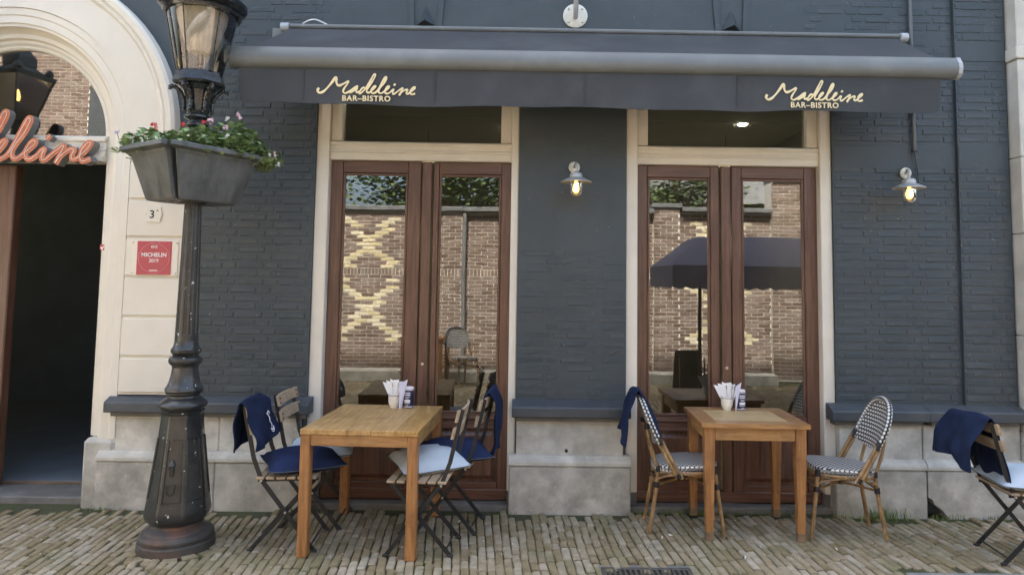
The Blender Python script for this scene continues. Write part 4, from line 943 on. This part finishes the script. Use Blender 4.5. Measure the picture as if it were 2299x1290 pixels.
# ------------------------------------------------------------------ folding chairs (local +x is forward)
def folding_chair():
    F = thing('folding_chair', 'x', 'chair', (0, 0, 0), 0, 'slatted folding chairs')
    wa, wb = .185, .155; bw, bt = .0125, .004
    def bar(name, pts, w_, t_, y):
        m = MB()
        for i, p in enumerate(pts):
            a = Vector(pts[max(i-1, 0)]); b2 = Vector(pts[min(i+1, len(pts)-1)]); d = (b2-a).normalized(); nn = Vector((-d.y, d.x))
            for s_ in (-1, 1):
                for t in (-1, 1): m.v.append((p[0]+nn.x*w_*s_, y+t*t_, p[1]+nn.y*w_*s_))
        for i in range(len(pts)-1):
            o = 4*i
            for j, k in ((0, 1), (1, 3), (3, 2), (2, 0)): m.f.append((o+j, o+k, o+4+k, o+4+j))
        m.f += [(0, 2, 3, 1), (4*len(pts)-4, 4*len(pts)-3, 4*len(pts)-1, 4*len(pts)-2)]
        return m.build(name, 'black_metal', F)
    for s_ in (-1, 1):
        lg = bar('long_leg', [(-.255, .875), (-.185, .56), (-.135, .43), (.195, .004)], bw, bt, s_*wa)
        MB().tube([(.015, s_*wa-.012, .236), (.015, s_*wa+.012, .236)], .007, 8).build('pivot', 'bolt', lg, True)
        MB().tube([(-.135, s_*wa-.010, .425), (-.135, s_*wa+.012, .425)], .008, 8).build('pivot', 'bolt', lg, True)
        bar('short_leg', [(.18, .425), (-.195, .004)], bw, bt, s_*wb)
        bar('seat_rail', [(-.16, .424), (.20, .430)], .010, .004, s_*(wb+.012))
        MB().tube([(.180, s_*wa, .010), (.21, s_*wa, .006)], .010, 8).build('foot_cap', 'black_metal', F, True)
        MB().tube([(-.18, s_*wb, .010), (-.21, s_*wb, .006)], .010, 8).build('foot_cap', 'black_metal', F, True)
    MB().tube([(.17, -wa, .037), (.17, wa, .037)], .0055, 8).build('stretcher', 'black_metal', F, True)
    MB().tube([(-.165, -wb, .037), (-.165, wb, .037)], .0055, 8).build('stretcher', 'black_metal', F, True)
    MB().tube([(-.12, -wb-.012, .415), (-.12, wb+.012, .415)], .006, 8).build('stretcher', 'black_metal', F, True)
    for i in range(6):
        x_ = -.165+.062*i
        MB().box(x_, x_+.050, -.205, .205, .4345, .450, .003).build('seat_slat', 'slat', F)
    for (zc, xc) in ((.835, -.238), (.735, -.2155)):
        m = MB(); n = 8
        for i in range(n+1):
            y_ = -.215+.43*i/n; cx_ = -.018*(1-(y_/.215)**2)
            for (dx, dz) in ((-.008, -.033), (.008, -.033), (.008, .033), (-.008, .033)): m.v.append((xc+.012+cx_+dx-.22*dz, y_, zc+dz))
        for i in range(n):
            o = 4*i
            for j in range(4): m.f.append((o+j, o+(j+1) % 4, o+4+(j+1) % 4, o+4+j))
        m.f += [(3, 2, 1, 0), (4*n, 4*n+1, 4*n+2, 4*n+3)]
        sl_ = m.build('back_slat', 'slat', F)
        for s_ in (-1, 1):
            for dz in (-.015, .015): MB().tube([(xc+.016-.22*dz, s_*wa, zc+dz), (xc+.0235-.22*dz, s_*wa, zc+dz)], .0055, 8).build('rivet', 'black_metal', sl_, True)
    return F
fc = folding_chair()
CH = [((-1.455, -.775), R(4), 'folding chair at the near left corner of the plank table'),
      ((-1.400, -.385), R(2), 'folding chair at the far left of the plank table with bare slats'),
      ((-.600, -.835), R(180-4), 'folding chair at the near right of the plank table'),
      ((-.475, -.455), R(180-7), 'folding chair at the far right of the plank table below a hung blanket'),
      ((3.105, -.90), R(-6), 'folding chair at the right edge of the photo')]
for i, (p, rz, lb) in enumerate(CH):
    o = fc if i == 0 else copy_tree(fc)
    o.location = (p[0], p[1], 0); o.rotation_euler = (0, 0, rz); o['label'] = 'black metal '+lb
    if i == 4: o.scale = (1, 1, .96)
def cushion(label, loc, rz, top, bot, s=.43, tilt=(0, 0), h=.078):
    Q = thing('seat_cushion', label, 'cushion', loc, rz, 'loose seat cushions'); Q.rotation_euler = (tilt[0], tilt[1], rz)
    n = 14; r_ = random.Random(int(loc[0]*1000))
    def surf(sgn, hh):
        m = MB()
        for i in range(n+1):
            for j in range(n+1):
                u, v = -1+2*i/n, -1+2*j/n
                e = max(0, (1-abs(u)**2.6))*max(0, (1-abs(v)**2.6))
                pin = 1-.085*(1-abs(u*v)**1.2)*max(abs(u), abs(v))**4
                z = hh*e**.42*sgn+.004*math.sin(u*5+v*3+loc[0]*9)*e+.006*math.sin(u*2.3-v*6)*e*(sgn > 0)
                z += .012*abs(u*v)**3*(1 if sgn > 0 else 1)
                m.v.append((u*s/2*pin, v*s/2*pin, z))
        for i in range(n):
            for j in range(n):
                a = i*(n+1)+j; q = (a, a+n+1, a+n+2, a+1); m.f.append(q if sgn > 0 else q[::-1])
        return m
    surf(1, h).build('cover_top', top, Q, True, 180); surf(-1, h*.45).build('cover_underside', bot, Q, True, 180)
    ed = []
    for k in range(4*n):
        sd_, t = divmod(k, n); q = -1+2*t/n
        u, v = ((q, -1), (1, q), (-q, 1), (-1, -q))[sd_]
        pin = 1-.085*(1-abs(u*v)**1.2)
        ed.append((u*s/2*pin*1.003, v*s/2*pin*1.003, .012*abs(u*v)**3))
    MB().tube(ed, .0028, 6, closed=True).build('seam', 'seam', Q, True)
    return Q
cushion('navy cushion on the near left folding chair under the blanket', (-1.400, -.725, .479), R(27), 'navy_cushion', 'navy_cushion', s=.47)
cushion('pale blue cushion on the far left folding chair', (-1.375, -.40, .482), R(8), 'pale_cushion', 'grey_cushion', s=.46)
cushion('pale blue cushion with grey underside on the near right folding chair', (-.600, -.712, .486), R(25), 'pale_cushion', 'grey_cushion', s=.44, tilt=(R(3), R(-2)))
cushion('navy cushion on the far right folding chair by the door', (-.455, -.46, .486), R(14), 'navy_cushion', 'navy_cushion', s=.46)
cushion('pale blue cushion on the folding chair at the right edge', (3.13, -.90, .463), R(-8), 'pale_cushion', 'grey_cushion', s=.45)
def blanket(label, loc, rz, path, y0, y1, seed, mat='navy', fold=.014, skew=0.0, hang=.03, off=(0, 0, 0)):
    """a fleece draped over a chair back: path of (x, z) from one hem over the top to the other hem"""
    r_ = random.Random(seed); P = catmull([(p[0], 0, p[1]) for p in path], 4); n = len(P); ny_ = 22
    m = MB(); ph = r_.uniform(0, 6)
    ti = max(range(n), key=lambda i: P[i].z)
    for i, p in enumerate(P):
        t = abs(i-ti)/max(ti, n-1-ti)
        tan = P[min(i+1, n-1)]-P[max(i-1, 0)]; nn = Vector((-tan.z, 0, tan.x)).normalized()
        for j in range(ny_+1):
            v = j/ny_; y_ = y0+(y1-y0)*v; wv = t**1.3
            d = fold*wv*(math.sin(v*9+ph+t*1.5)+.5*math.sin(v*19+ph*2))+.004*math.sin(v*6+i*.9+ph)+.007*wv*math.sin(v*13+i*.5+ph*3)+.005*math.sin(v*4-i*.6+ph)
            dz = -hang*wv*(.5+.5*math.sin(v*3.4+ph*1.7))+.012*math.sin(v*math.pi*1.0+.4)*(1-t)
            yy = y_*(1-.10*wv*math.cos(v*3+ph))+skew*(i-ti)/n
            m.v.append((p.x+nn.x*d, yy, p.z+nn.z*d+dz))
    for i in range(n-1):
        for j in range(ny_): a = i*(ny_+1)+j; m.f.append((a, a+ny_+1, a+ny_+2, a+1))
    o = m.build('blanket', mat, None, True, 180, loc=(loc[0]+off[0], loc[1]+off[1], off[2]), rot=(0, 0, rz))
    s_ = o.modifiers.new('thickness', 'SOLIDIFY'); s_.thickness = .009; s_.offset = 1
    ss = o.modifiers.new('soft', 'SUBSURF'); ss.levels = 2; ss.render_levels = 2
    tag(o, label, 'blanket', 'navy fleece blankets on chair backs'); return o
bk = blanket('navy blanket with white embroidery over the near left folding chair', CH[0][0], CH[0][1], [(-.138, .635), (-.155, .69), (-.187, .78), (-.215, .86), (-.245, .892), (-.282, .88), (-.300, .80), (-.305, .70), (-.305, .62)], -.245, .19, 1, fold=.012)
em = MB()
for st in ([(0, .045), (.012, .052), (.022, .046), (.014, .040)], [(-.012, .046), (0, .036), (.006, .022), (-.002, .010), (.008, -.002), (.002, -.014)], [(-.014, -.016), (-.010, -.030), (.004, -.036), (.018, -.028), (.022, -.014)], [(-.004, -.020), (.004, -.028), (.012, -.020)]):
    em.tube(catmull([(0, p[0], p[1]) for p in st], 4), .0022, 6)
em.build('embroidery', 'white_thread', bk, True, loc=(-.134, -.03, .735), rot=(0, R(-20), 0)).scale = (1, 1.5, 1.5)
blanket('navy blanket hanging over the far right folding chair by the door', CH[3][0], CH[3][1], [(-.19, .76), (-.20, .80), (-.225, .87), (-.25, .905), (-.285, .89), (-.31, .82), (-.315, .70), (-.305, .58), (-.295, .50)], -.205, .06, 2, fold=.016, hang=.05)
blanket('navy blanket draped wide over the folding chair at the right edge', CH[4][0], CH[4][1], [(-.15, .52), (-.165, .62), (-.195, .76), (-.225, .86), (-.26, .895), (-.31, .87), (-.37, .78), (-.40, .70), (-.40, .62)], -.20, .24, 3, fold=.018, hang=.06, off=(0, 0, -.035))

# ------------------------------------------------------------------ woven bistro chairs
def uvmap(o, fn):
    me = o.data; uv = me.uv_layers.new(name='UVMap')
    for lp in me.loops: uv.data[lp.index].uv = fn(me.vertices[lp.vertex_index].co)
def rattan_chair():
    K = thing('woven_chair', 'x', 'chair', (0, 0, 0), 0, 'black and white woven bistro chairs')
    def cane(name, pts, r_=.0125, mat='bamboo', sub=4, knots=True):
        P = catmull(pts, sub); rs = [r_*(1.10 if knots and (i % 7 == 3) else 1) for i in range(len(P))]
        return MB().tube(P, rs, 10).build(name, mat, K, True)
    def wrap(pts, r_=.019): return MB().tube(pts, r_, 12).build('joint_wrap', 'black_wrap', K, True)
    # seat: rounded square slab
    sx, sy, zt = .215, .200, .452; n = 40; out = []
    for i in range(n):
        a = 2*math.pi*i/n; c, s_ = math.cos(a), math.sin(a); q = (abs(c)**3.4+abs(s_)**3.4)**(-1/3.4)
        taper = 1-.10*(q*c < 0)*abs(q*c)
        out.append((sx*q*c, sy*q*s_*taper))
    m = MB(); lv = [(.985, zt-.034), (1.0, zt-.026), (1.0, zt-.010), (.975, zt), (.80, zt+.006), (.5, zt+.003), (.2, zt)]
    for k, z in lv: m.v += [(x_*k, y_*k, z+.010*(x_*k/sx)) for x_, y_ in out]
    for i in range(len(lv)-1):
        for j in range(n): m.f.append((i*n+j, i*n+(j+1) % n, (i+1)*n+(j+1) % n, (i+1)*n+j))
    m.f += [tuple(range(n))[::-1], tuple(range((len(lv)-1)*n, len(lv)*n))]
    seat = m.build('seat', 'weave', K, True, 50)
    def fs(co):
        if co.z > zt-.012+.010*co.x/sx: return (co.x/.030*1.0+20, co.y/.0185+20)
        return (math.atan2(co.y, co.x)*.24/.026+40, (co.z-zt)/.021+20.3)
    uvmap(seat, fs)
    ring = [(x_*.94, y_*.94, zt-.046+.010*x_/sx) for x_, y_ in out]
    MB().tube(ring, .013, 10, closed=True).build('seat_ring', 'bamboo', K, True)
    for s_ in (-1, 1):
        cane('leg', [(.185, s_*.150, .425), (.205, s_*.158, .26), (.240, s_*.170, .004)], .0135)
        cane('leg', [(-.180, s_*.135, .425), (-.205, s_*.140, .24), (-.245, s_*.150, .004)], .0135)
        cane('rear_strut', [(-.185, s_*.130, .41), (-.228, s_*.142, .55), (-.262, s_*.128, .70)], .0105)
        cane('arm', [(-.035, s_*.200, .375), (-.085, s_*.206, .46), (-.150, s_*.205, .575), (-.172, s_*.203, .615)], .0125)
        cane('arm', [(-.068, s_*.202, .385), (-.112, s_*.207, .46), (-.172, s_*.205, .570), (-.190, s_*.203, .610)], .0115)
        cane('brace', [(.19, s_*.155, .33), (.17, s_*.165, .365), (.05, s_*.187, .395), (-.02, s_*.195, .40)], .007, knots=False)
        cane('brace', [(-.195, s_*.14, .33), (-.18, s_*.152, .36), (-.10, s_*.18, .39), (-.05, s_*.193, .40)], .007, knots=False)
        cane('cross_brace', [(.195, s_*.155, .315), (0, 0, .330), (-.195, -s_*.138, .315)], .008, knots=False)
        for p0, p1 in (((.187, s_*.152, .40), (.184, s_*.150, .445)), ((.197, s_*.156, .30), (.193, s_*.154, .335)), ((-.196, s_*.138, .30), (-.192, s_*.138, .335)), ((-.050, s_*.201, .378), (-.066, s_*.203, .405)), ((-.168, s_*.204, .590), (-.196, s_*.203, .640)), ((-.183, s_*.135, .40), (-.18, s_*.135, .435)), ((-.256, s_*.131, .675), (-.263, s_*.128, .705))):
            wrap([p0, p1], .0185)
    wrap([(-.03, 0, .329), (.03, 0, .329)], .016)
    cane('stretcher', [(.195, -.155, .322), (.20, 0, .32), (.195, .155, .322)], .008, knots=False); cane('stretcher', [(-.2, -.138, .322), (-.2, 0, .32), (-.2, .138, .322)], .008, knots=False)
    # back hoop and woven back: v runs up, hoop bows backwards
    def hoop(t):   # t -1..1 round the hoop
        a = t*math.pi/2*1.0
        y_ = .200*math.cos(abs(t)*0)*math.copysign(1, t)
        return None
    H_ = [(-.178, -.203, .600), (-.222, -.205, .69), (-.258, -.188, .775), (-.286, -.135, .848), (-.300, -.065, .880), (-.304, 0, .888)]
    hp = catmull(H_+[(x_, -y_, z_) for x_, y_, z_ in H_[-2::-1]], 5)
    ho = MB().tube(hp, .0175, 12).build('back_hoop', 'weave', K, True)
    me = ho.data; uv = me.uv_layers.new(name='UVMap')
    for f in me.polygons:
        for li in f.loop_indices:
            vi = me.loops[li].vertex_index; ii, jj = divmod(vi, 12)
            ju = jj if not (jj == 0 and any(me.loops[q].vertex_index % 12 == 11 for q in f.loop_indices)) else 12
            uv.data[li].uv = (ii*.74+20, ju/12*4+20)
    m = MB(); n = 14; k = len(hp); half_ = k//2; rows = []
    for i in range(half_+1):
        a, b2 = hp[i], hp[k-1-i]
        for j in range(n+1):
            v = j/n; p = a.lerp(b2, v); bow = -.035*math.sin(math.pi*v)*(1-.3*i/half_); m.v.append((p.x+bow*.9, p.y, p.z-(.035*math.sin(math.pi*v) if i == 0 else 0)))
    off = len(m.v)
    m.v += [(x_+.006, y_, z_) for x_, y_, z_ in m.v]
    for i in range(half_):
        for j in range(n):
            a = i*(n+1)+j; m.f.append((a, a+n+1, a+n+2, a+1)); m.f.append((off+a, off+a+1, off+a+n+2, off+a+n+1))
    for j in range(n): m.f.append((j, j+1, off+j+1, off+j))
    bk_ = m.build('back_panel', 'weave', K, True, 60)
    uvmap(bk_, lambda co: (co.y/.029+20, co.z/.0235+3))
    return K
rc0 = rattan_chair()
RC = [((1.105, -.445), R(-4), 'black and white woven bistro chair left of the square table, a blanket on its back'),
      ((2.150, -.500), R(180-5), 'black and white woven bistro chair right of the square table, empty'),
      ((-.95, -5.75), R(60), 'black and white woven bistro chair across the street, reflected in the left door')]
for i, (p, rz, lb) in enumerate(RC):
    o = rc0 if i == 0 else copy_tree(rc0); o.location = (p[0], p[1], 0); o.rotation_euler = (0, 0, rz); o['label'] = lb
blanket('navy blanket slung over the top of the left woven chair', RC[0][0], RC[0][1], [(-.165, .66), (-.200, .74), (-.245, .82), (-.275, .885), (-.31, .918), (-.35, .895), (-.375, .82), (-.395, .72), (-.415, .62)], -.13, .19, 4, fold=.02, hang=.09)

# ------------------------------------------------------------------ drain, weeds, litter
DR = thing('drain_grate', 'rusty iron drain grate set in the brick pavement at the bottom edge', 'drain', (.73, -1.315, 0))
MB().box(-.26, .26, -.19, -.165, -.1, .002, .003).box(-.26, .26, .165, .19, -.1, .002, .003).box(-.26, -.235, -.164, .164, -.1, .002, .003).box(.235, .26, -.164, .164, -.1, .002, .003).build('frame', 'iron', DR)
MB().box(-.25, .25, -.18, .18, -.2, -.1).build('pit', 'print_black', DR)
for i in range(15): MB().box(-.225+.031*i, -.208+.031*i, -.164, .164, -.03, -.001, .003).build('bar', 'iron', DR)
MB().box(-.27, .27, .192, .235, -.1, -.003, .004).build('edge_stone', 'stone_dark', DR)
gr = MB(); r_ = random.Random(11)
def blade(x, y, z, h, lean):
    a = r_.uniform(0, 6.28); w_ = r_.uniform(.0015, .003); dx, dy = math.cos(a), math.sin(a)
    p1 = (x+dx*lean*.4, y+dy*lean*.4, z+h*.6); p2 = (x+dx*lean, y+dy*lean, z+h)
    gr.add([(x-dy*w_, y+dx*w_, z), (x+dy*w_, y-dx*w_, z), (p1[0]+dy*w_*.7, p1[1]-dx*w_*.7, p1[2]), (p1[0]-dy*w_*.7, p1[1]+dx*w_*.7, p1[2]), p2], [(0, 1, 2, 3), (3, 2, 4)])
for (cx_, cy_, wx, n_, h_) in ((-2.98, -.215, .06, 40, .035), (-1.60, -.21, .09, 80, .045), (1.25, -.15, .16, 130, .05), (1.85, -.145, .25, 130, .035), (2.60, -.205, .09, 130, .09), (2.55, -.24, .16, 70, .03), (3.1, -.2, .08, 50, .04), (.83, -.16, .05, 40, .03), (2.3, -.17, .04, 40, .04), (-.10, -.2, .03, 25, .03), (2.36, -.2, .1, 40, .03), (3.42, -.21, .06, 40, .04)):
    for i in range(n_): blade(cx_+r_.gauss(0, wx), cy_+r_.uniform(-.025, .012), -.012, h_*r_.uniform(.4, 1.2), h_*.4)
for i in range(2400):       # blades and moss tufts standing in the joints
    x_ = r_.uniform(-3.2, 3.2); y_ = r_.uniform(-1.4, -.3)
    q = math.sin(x_*2.1+1)*math.sin(y_*3.3+x_)+(.9 if (-1.0 < x_ < .2 and y_ < -.8) else 0)
    if q < .35: continue
    x_ = round(x_/colw)*colw+.0268+r_.uniform(-.004, .004)
    blade(x_-(y_+1)*math.tan(rotp), y_, -.014, r_.uniform(.008, .026), .006)
go = gr.build('weeds', 'grass'); tag(go, 'short green weeds and moss growing in joints and along the wall foot', 'weeds', kind='stuff')
LT = [(.92, -.66, R(80), 'white cigarette butt lying by the left woven chair'), (.985, -.62, R(-50), 'second cigarette butt a hand to the right, by the woven chair'), (1.98, -.83, R(85), 'white cigarette butt on the bricks before the square table'), (1.36, -.98, R(70), 'crushed white scrap lying behind the drain grate'),
      (-.69, -.90, R(75), 'white cigarette butt under the plank table'), (-.42, -.40, R(80), 'white cigarette butt under the far right folding chair'), (3.28, -.62, R(100), 'white cigarette butt in front of the broken plinth corner')]
for (x_, y_, a, lb) in LT:
    t = thing('cigarette_butt', lb, 'litter', (x_, y_, .009), a, 'litter on the pavement')
    MB().tube([(-.016, 0, 0), (.008, 0, 0)], .0042, 8).build('paper', 'litter', t, True); MB().tube([(.0082, 0, 0), (.02, 0, 0)], .0042, 8).build('filter', 'litter_tan' if 'scrap' not in lb else 'litter', t, True)
rubble = MB()
for i in range(130):
    x_ = r_.uniform(-3.1, 3.2); y_ = r_.uniform(-1.35, -.25); s_ = r_.uniform(.0018, .0045)
    rubble.lathe([(s_*.6, .001), (s_, .001+s_*.6), (s_*.5, .001+s_*1.1)], 5, (x_, y_), rot=r_.uniform(0, 3))
ro = rubble.build('crumbs', 'litter'); tag(ro, 'pale crumbs and chips strewn over the bricks', 'crumbs', kind='stuff')

# ------------------------------------------------------------------ across the street (seen mirrored in the glass)
OY = -6.62
GW = thing('garden_wall', 'brown brick wall with cream lattice pattern across the street, mirrored in the doors', 'wall', (0, OY, 0))
def opp_color(x_, z_):
    k = round((x_+2.65)/3.02); dx = x_-(-2.65+3.02*k)
    if abs(dx) > .72: return False
    for (za, zb) in ((.62, 1.66), (1.84, 2.70)):
        if za < z_ < zb:
            zc = (za+zb)/2; hw = (zb-za)/2
            d = abs(abs(dx)*.86-abs(z_-zc)*.86)
            if d < .085: return True
            if abs(dx) < .1 and abs(z_-zc) < .05: return False
    return False
def opp_section(x0, x1, zt, yf, seed):
    r_ = random.Random(seed); MB().box(x0, x1, -.35, yf, 0, zt).build('wall_core', 'opp_mortar', GW)
    bm = {False: MB(), True: MB()}; at2 = {False: [], True: []}
    z = .05; row = 0
    while z+.05 < zt:
        sold = 1.68 < z < 1.80
        hgt = .105 if sold else .047
        xx = x0+(.0 if row % 2 else -.1)
        while xx < x1:
            L = .047 if sold else .198; a, b2 = max(xx, x0), min(xx+L, x1); xx += L+.0125
            if b2-a < .02: continue
            c_ = opp_color((a+b2)/2, z+.025) and not sold
            m = bm[c_]; y_ = yf+.006+r_.uniform(0, .004); n0 = len(m.f)
            m.box(a, b2, yf-.01, y_, z, z+hgt); at2[c_] += [r_.random()]*(len(m.f)-n0)
        z += hgt+.0150; row += 1
    for c_, m in bm.items():
        if not m.f: continue
        o = m.build('bricks', 'opp_cream' if c_ else 'opp_brick', GW); tag(o, kind='stuff')
        a_ = o.data.attributes.new('piece', 'FLOAT', 'FACE'); a_.data.foreach_set('value', at2[c_])
opp_section(-7.6, -1.05, 2.82, 0, 1); opp_section(-1.05, 2.22, 2.82, -.07, 2); opp_section(2.22, 2.66, 2.92, .03, 3); opp_section(2.66, 4.25, 2.86, -.07, 4); opp_section(4.25, 9.5, 3.4, .03, 5)
for (x0, x1, z_) in ((-7.6, -1.05, 2.82), (-1.05, 2.22, 2.82), (2.18, 2.70, 2.92), (2.70, 4.25, 2.86), (4.25, 9.5, 3.4)): MB().box(x0, x1, -.42, .08, z_+.001, z_+.08, .01).build('coping', 'coping', GW)
MB().tube([(-1.03, .02, .1), (-1.03, .02, 2.8)], .035, 10).build('downpipe', 'coping', GW, True)
MB().box(-7.6, 4.2, .09, .40, -.1, .16, .02).build('kerb_wall', 'stone', GW)
TH = thing('tall_brick_house', 'tall brick house across the street, mirrored in the fanlight', 'building', (-10.6, -7.2, 0))
MB().box(-3, 3, -4, .55, 0, 7.0).build('wall_core', 'opp_mortar', TH)
m = MB(); at3 = []; z = 1.6; row = 0
while z < 6.5:
    xx = -3+(0 if row % 2 else -.1)
    while xx < 3:
        a, b2 = max(xx, -3), min(xx+.198, 3); xx += .21
        if b2-a > .03: n0 = len(m.f); m.box(a, b2, .54, .556, z, z+.047); at3 += [random.random()]*(len(m.f)-n0)
    z += .0595; row += 1
o = m.build('bricks', 'opp_brick', TH); tag(o, kind='stuff'); a_ = o.data.attributes.new('piece', 'FLOAT', 'FACE'); a_.data.foreach_set('value', at3)
# market parasol
PS = thing('market_parasol', 'navy rectangular parasol with valance across the street, mirrored in the right door', 'parasol', (3.15, -4.4, 0))
pm = MB(); hw, hd = 1.25, .8
pm.v = [(-hw, -hd, 1.88), (hw, -hd, 1.88), (hw, hd, 1.88), (-hw, hd, 1.88), (-hw+.45, -hd+.5, 2.28), (hw-.45, -hd+.5, 2.28), (hw-.45, hd-.5, 2.28), (-hw+.45, hd-.5, 2.28)]
pm.f = [(4, 5, 6, 7), (0, 1, 5, 4), (1, 2, 6, 5), (2, 3, 7, 6), (3, 0, 4, 7)]
pm.build('canopy', 'parasol', PS)
vv = MB(); per = [(-hw, -hd), (hw, -hd), (hw, hd), (-hw, hd)]
for i in range(4):
    a, b2 = per[i], per[(i+1) % 4]; n = 14
    for j in range(n):
        p, q = inset(a, b2, j/n), inset(a, b2, (j+1)/n); mid_ = inset(p, q, .5)
        vv.add([(*p, 1.88), (*q, 1.88), (*q, 1.60), (*mid_, 1.57), (*p, 1.60)], [(0, 1, 2, 3, 4)])
vv.build('valance', 'parasol', PS)
MB().tube([(-.7, 0, 0), (-.7, 0, 2.2)], .024, 10).build('pole', 'black_metal', PS, True)
MB().lathe([(.25, 0), (.25, .05), (.05, .08)], 20, (-.7, 0)).build('base', 'iron', PS, True)
BB = thing('chalk_board', 'dark chalk board standing across the street, mirrored in the right door', 'sign', (2.35, -4.9, 0), R(170)); BB.scale = (.65, .65, .65)
MB().add([(-.3, 0, 0), (.3, 0, 0), (.3, -.2, 1.05), (-.3, -.2, 1.05), (-.3, .02, 0), (.3, .02, 0), (.3, -.18, 1.05), (-.3, -.18, 1.05)], [(0, 1, 2, 3), (7, 6, 5, 4), (0, 4, 5, 1), (2, 6, 7, 3), (1, 5, 6, 2), (0, 3, 7, 4)]).build('board', 'board', BB)
MB().box(-.3, -.27, -.42, -.4, 0, .9).box(.27, .3, -.42, -.4, 0, .9).build('rear_leg', 'wood_door', BB)
tf = table_framed('wooden_table', 'dark table across the street, mirrored in the left door', (-1.55, -5.9, 0), .1)
# street lantern just outside the frame on the left, mirrored in the fanlight
LN = thing('square_lantern', 'green black square street lantern with lit flame, mirrored in the fanlight', 'street lamp', (-4.42, -.62, .60), R(12)); LN.scale = (.8, .8, .8)
MB().lathe([(.11, -.75), (.10, -.4), (.06, -.3), (.045, .9), (.04, 2.88), (.07, 2.90), (.07, 2.95), (.05, 2.96)], 20).build('post', 'lantern_green', LN, True)
def frus(m, s0, z0, s1, z1):
    m.v += [(a*s0, b2*s0, z0) for a, b2 in ((-1, -1), (1, -1), (1, 1), (-1, 1))]+[(a*s1, b2*s1, z1) for a, b2 in ((-1, -1), (1, -1), (1, 1), (-1, 1))]
    o = len(m.v)-8; m.f += [(o+3, o+2, o+1, o), (o+4, o+5, o+6, o+7)]+[(o+i, o+(i+1) % 4, o+4+(i+1) % 4, o+4+i) for i in range(4)]; return m
frus(MB(), .12, 2.96, .13, 3.0).build('lantern_base', 'lantern_green', LN); frus(MB(), .235, 3.42, .245, 3.47).build('lantern_rim', 'lantern_green', LN)
frus(MB(), .20, 3.471, .10, 3.56).build('lantern_roof', 'coping', LN); frus(MB(), .11, 3.561, .11, 3.66).build('chimney', 'lantern_green', LN); frus(MB(), .11, 3.661, .03, 3.80).build('chimney_cap', 'lantern_green', LN)
for a, b2 in ((-1, -1), (1, -1), (1, 1), (-1, 1)): MB().tube([(a*.125, b2*.125, 3.0), (a*.225, b2*.225, 3.43)], .011, 6).build('corner_bar', 'lantern_green', LN, True); MB().lathe([(.03, 3.47), (.05, 3.50), (.03, 3.55), (.001, 3.57)], 8, (a*.19, b2*.19)).build('roof_ear', 'lantern_green', LN, True)
MB().lathe([(.012, 3.18), (.022, 3.22), (.018, 3.27), (.002, 3.31)], 12).build('flame', 'flame', LN, True); MB().lathe([(.012, 3.0), (.012, 3.18)], 10).build('burner', 'lantern_green', LN, True)
for k in range(4):
    a = R(90*k); c_, s_ = math.cos(a), math.sin(a); rot_ = lambda x_, y_: (x_*c_-y_*s_, x_*s_+y_*c_)
    MB().add([(*rot_(-.118, -.122), 3.005), (*rot_(.118, -.122), 3.005), (*rot_(.215, -.222), 3.425), (*rot_(-.215, -.222), 3.425)], [(0, 1, 2, 3)]).build('pane', 'lantern_pane', LN)
# trees behind the garden wall
def tree(loc, h, cr, seed, label):
    r_ = random.Random(seed); T = thing('tree', label, 'tree', loc)
    tk = MB().tube(catmull([(0, 0, 0), (.1, .05, h*.3), (-.05, 0, h*.55), (.05, .1, h*.85)], 4), [.16-.0095*i for i in range(13)], 10)
    for i in range(7):
        a = r_.uniform(0, 6.28); z0 = h*r_.uniform(.35, .6)
        tk.tube([(0, 0, z0), (math.cos(a)*cr*.4, math.sin(a)*cr*.4, z0+h*.12), (math.cos(a)*cr*.8, math.sin(a)*cr*.8, z0+h*.25)], [.06, .04, .015], 6)
    tk.build('trunk', 'bark', T, True)
    lf = MB(); cl_ = [(r_.gauss(0, cr*.5), r_.gauss(0, cr*.4), h*.62+r_.gauss(0, h*.17)) for i in range(34)]
    for i in range(12000):
        c_ = cl_[r_.randrange(34)]; p = Vector((c_[0]+r_.gauss(0, cr*.2), c_[1]+r_.gauss(0, cr*.2), c_[2]+r_.gauss(0, cr*.16)))
        if p.z < h*.3: continue
        tl = Matrix.Rotation(r_.uniform(0, 6.28), 4, 'Z') @ Matrix.Rotation(r_.uniform(-1.2, 1.2), 4, 'X'); s_ = r_.uniform(.07, .15)
        lf.add([p+tl @ Vector(v) for v in ((-s_*.5, 0, 0), (0, -s_*.35, 0), (s_*.6, 0, .01), (0, s_*.35, 0))], [(0, 1, 2, 3)])
    lf.build('crown', 'leaf_tree', T)
tree((-1.6, -9.2, 0), 5.6, 1.9, 1, 'leafy tree behind the garden wall, mirrored in the left door')
tree((-5.6, -9.6, 0), 6.2, 2.0, 2, 'darker tree behind the left part of the garden wall')
tree((3.4, -10.4, 0), 5.0, 1.7, 3, 'small tree behind the right part of the garden wall')

FH = thing('far_house', 'grey slate roofed house beyond the garden wall, mirrored in the right door', 'building', (2.6, -13.5, 0))
MB().box(-3.2, 3.2, -2, 2, 0, 3.6).build('wall', 'opp_brick', FH)
MB().add([(-3.4, 2.2, 3.55), (3.4, 2.2, 3.55), (3.4, 0, 6.2), (-3.4, 0, 6.2), (-3.4, -2.2, 3.55), (3.4, -2.2, 3.55)], [(0, 1, 2, 3), (3, 2, 5, 4), (0, 3, 4), (1, 5, 2)]).build('roof', 'coping', FH)
